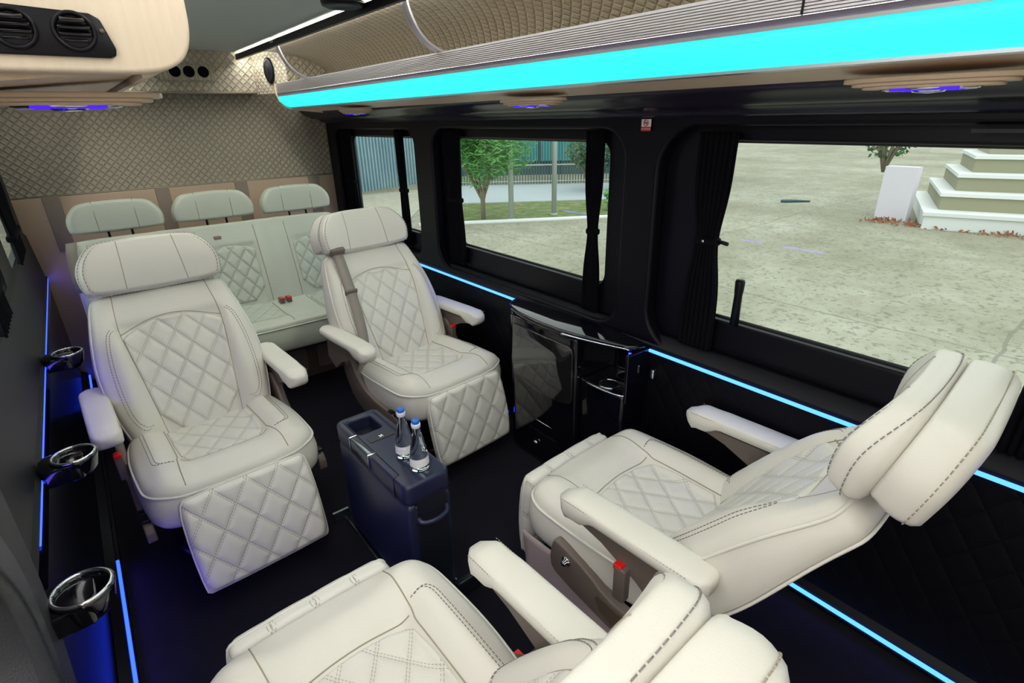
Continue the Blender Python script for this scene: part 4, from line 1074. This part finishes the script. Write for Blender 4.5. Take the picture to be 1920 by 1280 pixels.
# plants
def leaves(g, c, rad, n, size, squash=(1, 1, 1), rnd=random, thin=.35, droop=0):
    for _ in range(n):
        while True:
            p = Vector((rnd.uniform(-1, 1), rnd.uniform(-1, 1), rnd.uniform(-1, 1)))
            if p.length < 1: break
        p = Vector((c[0] + p.x * rad * squash[0], c[1] + p.y * rad * squash[1], c[2] + p.z * rad * squash[2]))
        a = Vector((rnd.gauss(0, 1), rnd.gauss(0, 1), rnd.gauss(0, 1) - droop)).normalized(); b = a.orthogonal().normalized()
        s = size * rnd.uniform(.6, 1.3)
        g.add([p, p + a * s * .5 + b * s * thin, p + a * s, p + a * s * .5 - b * s * thin], [(0, 1, 2, 3)], flat=True)
rnd = random.Random(3)
tr_ = empty('feathery_tree', (6.75, 9.45, ZG))
g = G()
for k in range(9):
    a = k * .7; top = Vector((.75 * math.cos(a) * rnd.uniform(.5, 1.1), .75 * math.sin(a) * rnd.uniform(.5, 1.1), rnd.uniform(1.5, 2.1)))
    tube([(0, 0, 0), (.02 * math.cos(a), .02 * math.sin(a), .45), tuple(top * .55 + Vector((0, 0, .15))), tuple(top)], [.05, .035, .02, .008], n=6, g=g)
mesh_obj('stems', g, 'twig', tr_)
g = G()
for k in range(34):
    a = rnd.uniform(0, 6.28); rr = rnd.uniform(0, .95)
    leaves(g, (rr * math.cos(a), rr * math.sin(a), rnd.uniform(1.1, 2.5)), .42, 420, .17, rnd=rnd, thin=.06)
tag(mesh_obj('foliage', g, 'leaf', tr_, smooth=False), None, None, kind='stuff')
tag(tr_, 'feathery green tree with many thin stems on the lawn', 'tree')
def shrub(x, y, rad, zc, mat, label, n=1500, name='shrub', size=.12, stems=7):
    e = empty(name, (x, y, ZG)); g = G()
    for k in range(stems):
        a = k * 6.28 / stems; tube([(0, 0, 0), (.3 * rad * math.cos(a), .3 * rad * math.sin(a), zc * .5), (rad * .7 * math.cos(a), rad * .7 * math.sin(a), zc)], [.03, .02, .008], n=5, g=g)
    mesh_obj('stems', g, 'twig', e); g = G(); leaves(g, (0, 0, zc), rad, n, size, (1, 1, .75), rnd, .3)
    tag(mesh_obj('foliage', g, mat, e, smooth=False), None, None, kind='stuff'); tag(e, label, 'bush'); return e
shrub(11.6, 10.9, .75, 1.15, 'leaf_dark', 'dark round bush beside the slim curtain in the garden view')
shrub(9.65, 8.15, .35, .30, 'leaf', 'low green bush at the right end of the lawn', 700, stems=4)
shrub(12.2, 9.9, .65, 1.3, 'leaf', 'bright green bush seen right of the slim curtain')
# stairs at the right edge, planter with bare bush
st = empty('stone_stairs', (14.0, 2.6, ZG))
S0, S1 = Vector((11.95, 2.95)), Vector((12.9, .2)); dd = (S1 - S0).normalized(); nv = Vector((-dd.y, dd.x));  nv = nv if nv.x > 0 else -nv
S0 = S0 - dd * 0.0; S1 = S0 + dd * 6
wid = 0
def step(k, mat_tread='stone'):
    o_ = S0 + nv * (.42 * k) + dd * (.22 * k); e_ = S1 + nv * (.42 * k)
    q = [o_, e_, e_ + nv * (3.2 - .42 * k), o_ + nv * (3.2 - .42 * k)]
    z0_, z1_ = .30 * k, .30 * (k + 1)
    g = G(); v = [(p.x - 14, p.y - 2.6, z0_) for p in q] + [(p.x - 14, p.y - 2.6, z1_ - .06) for p in q]
    g.add(v, [(0, 1, 5, 4), (1, 2, 6, 5), (2, 3, 7, 6), (3, 0, 4, 7), (4, 5, 6, 7)], flat=True)
    r_ = mesh_obj('riser', g, 'riser' if k else 'stone', st, smooth=False)
    q2 = [o_ - nv * .04 - dd * .03, e_ - nv * .04, e_ + nv * (3.2 - .42 * k), o_ + nv * (3.2 - .42 * k) - dd * .03]
    g = G(); v = [(p.x - 14, p.y - 2.6, z1_ - .06) for p in q2] + [(p.x - 14, p.y - 2.6, z1_) for p in q2]
    g.add(v, [(3, 2, 1, 0), (4, 5, 6, 7), (0, 1, 5, 4), (1, 2, 6, 5), (2, 3, 7, 6), (3, 0, 4, 7)], flat=True)
    mesh_obj('tread', g, 'stone', st, smooth=False)
for k in range(6): step(k)
tag(st, 'wide pale stone stairs at the right edge beyond the biggest window', 'stairs')
pw = mesh_obj('planter_wall', box(12.6, 12.85, 3.4, 3.95, ZG, ZG + 1.0), 'whitewall', smooth=False); tag(pw, 'white rendered planter wall beside the stone stairs', 'wall')
g = G()
for k in range(16):
    a = rnd.uniform(0, 6.28); tube([(0, 0, .8), (.15 * math.cos(a), .15 * math.sin(a), 1.2), (.45 * math.cos(a), .55 * math.sin(a), 1.2 + rnd.uniform(.2, .9))], [.03, .018, .006], n=5, g=g)
bb_ = empty('bare_bush', (13.6, 4.3, ZG)); mesh_obj('twigs', g, 'twig', bb_)
g = G(); leaves(g, (0, 0, 1.6), .55, 500, .10, rnd=rnd); tag(mesh_obj('foliage', g, 'leaf_dark', bb_, smooth=False), None, None, kind='stuff')
g = G(); leaves(g, (0, 0, .05), .55, 500, .10, (1, 1, .05), rnd)
tag(bb_, 'thin dark leaved bush behind the white planter wall', 'bush')
g = G()
for k in range(420):
    tt = rnd.random(); q = Vector((12.35, 3.95)).lerp(Vector((12.45, .6)), tt) + Vector((rnd.uniform(-.4, .15), 0))
    leaves(g, (q.x, q.y, ZG + .02), .05, 1, .09, (1, 1, .2), rnd, .3)
tag(mesh_obj('fallen_leaves', g, 'dry', smooth=False), 'rust brown fallen leaves along the foot of the stairs', 'leaves', kind='stuff')
tag(mesh_obj('twig', tube([(13.3, 6.2, ZG + .02), (13.5, 6.0, ZG + .03), (13.8, 5.75, ZG + .02)], [.05, .04, .02], n=6), 'tealdark'), 'small dark fallen branch lying alone on the concrete', 'branch')

# ------------------------------------------------------------------ lift everything from eye level to floor level
for o in list(COL.objects):
    if o.parent is None and o.type in ('MESH', 'EMPTY'):
        o.location.z += H
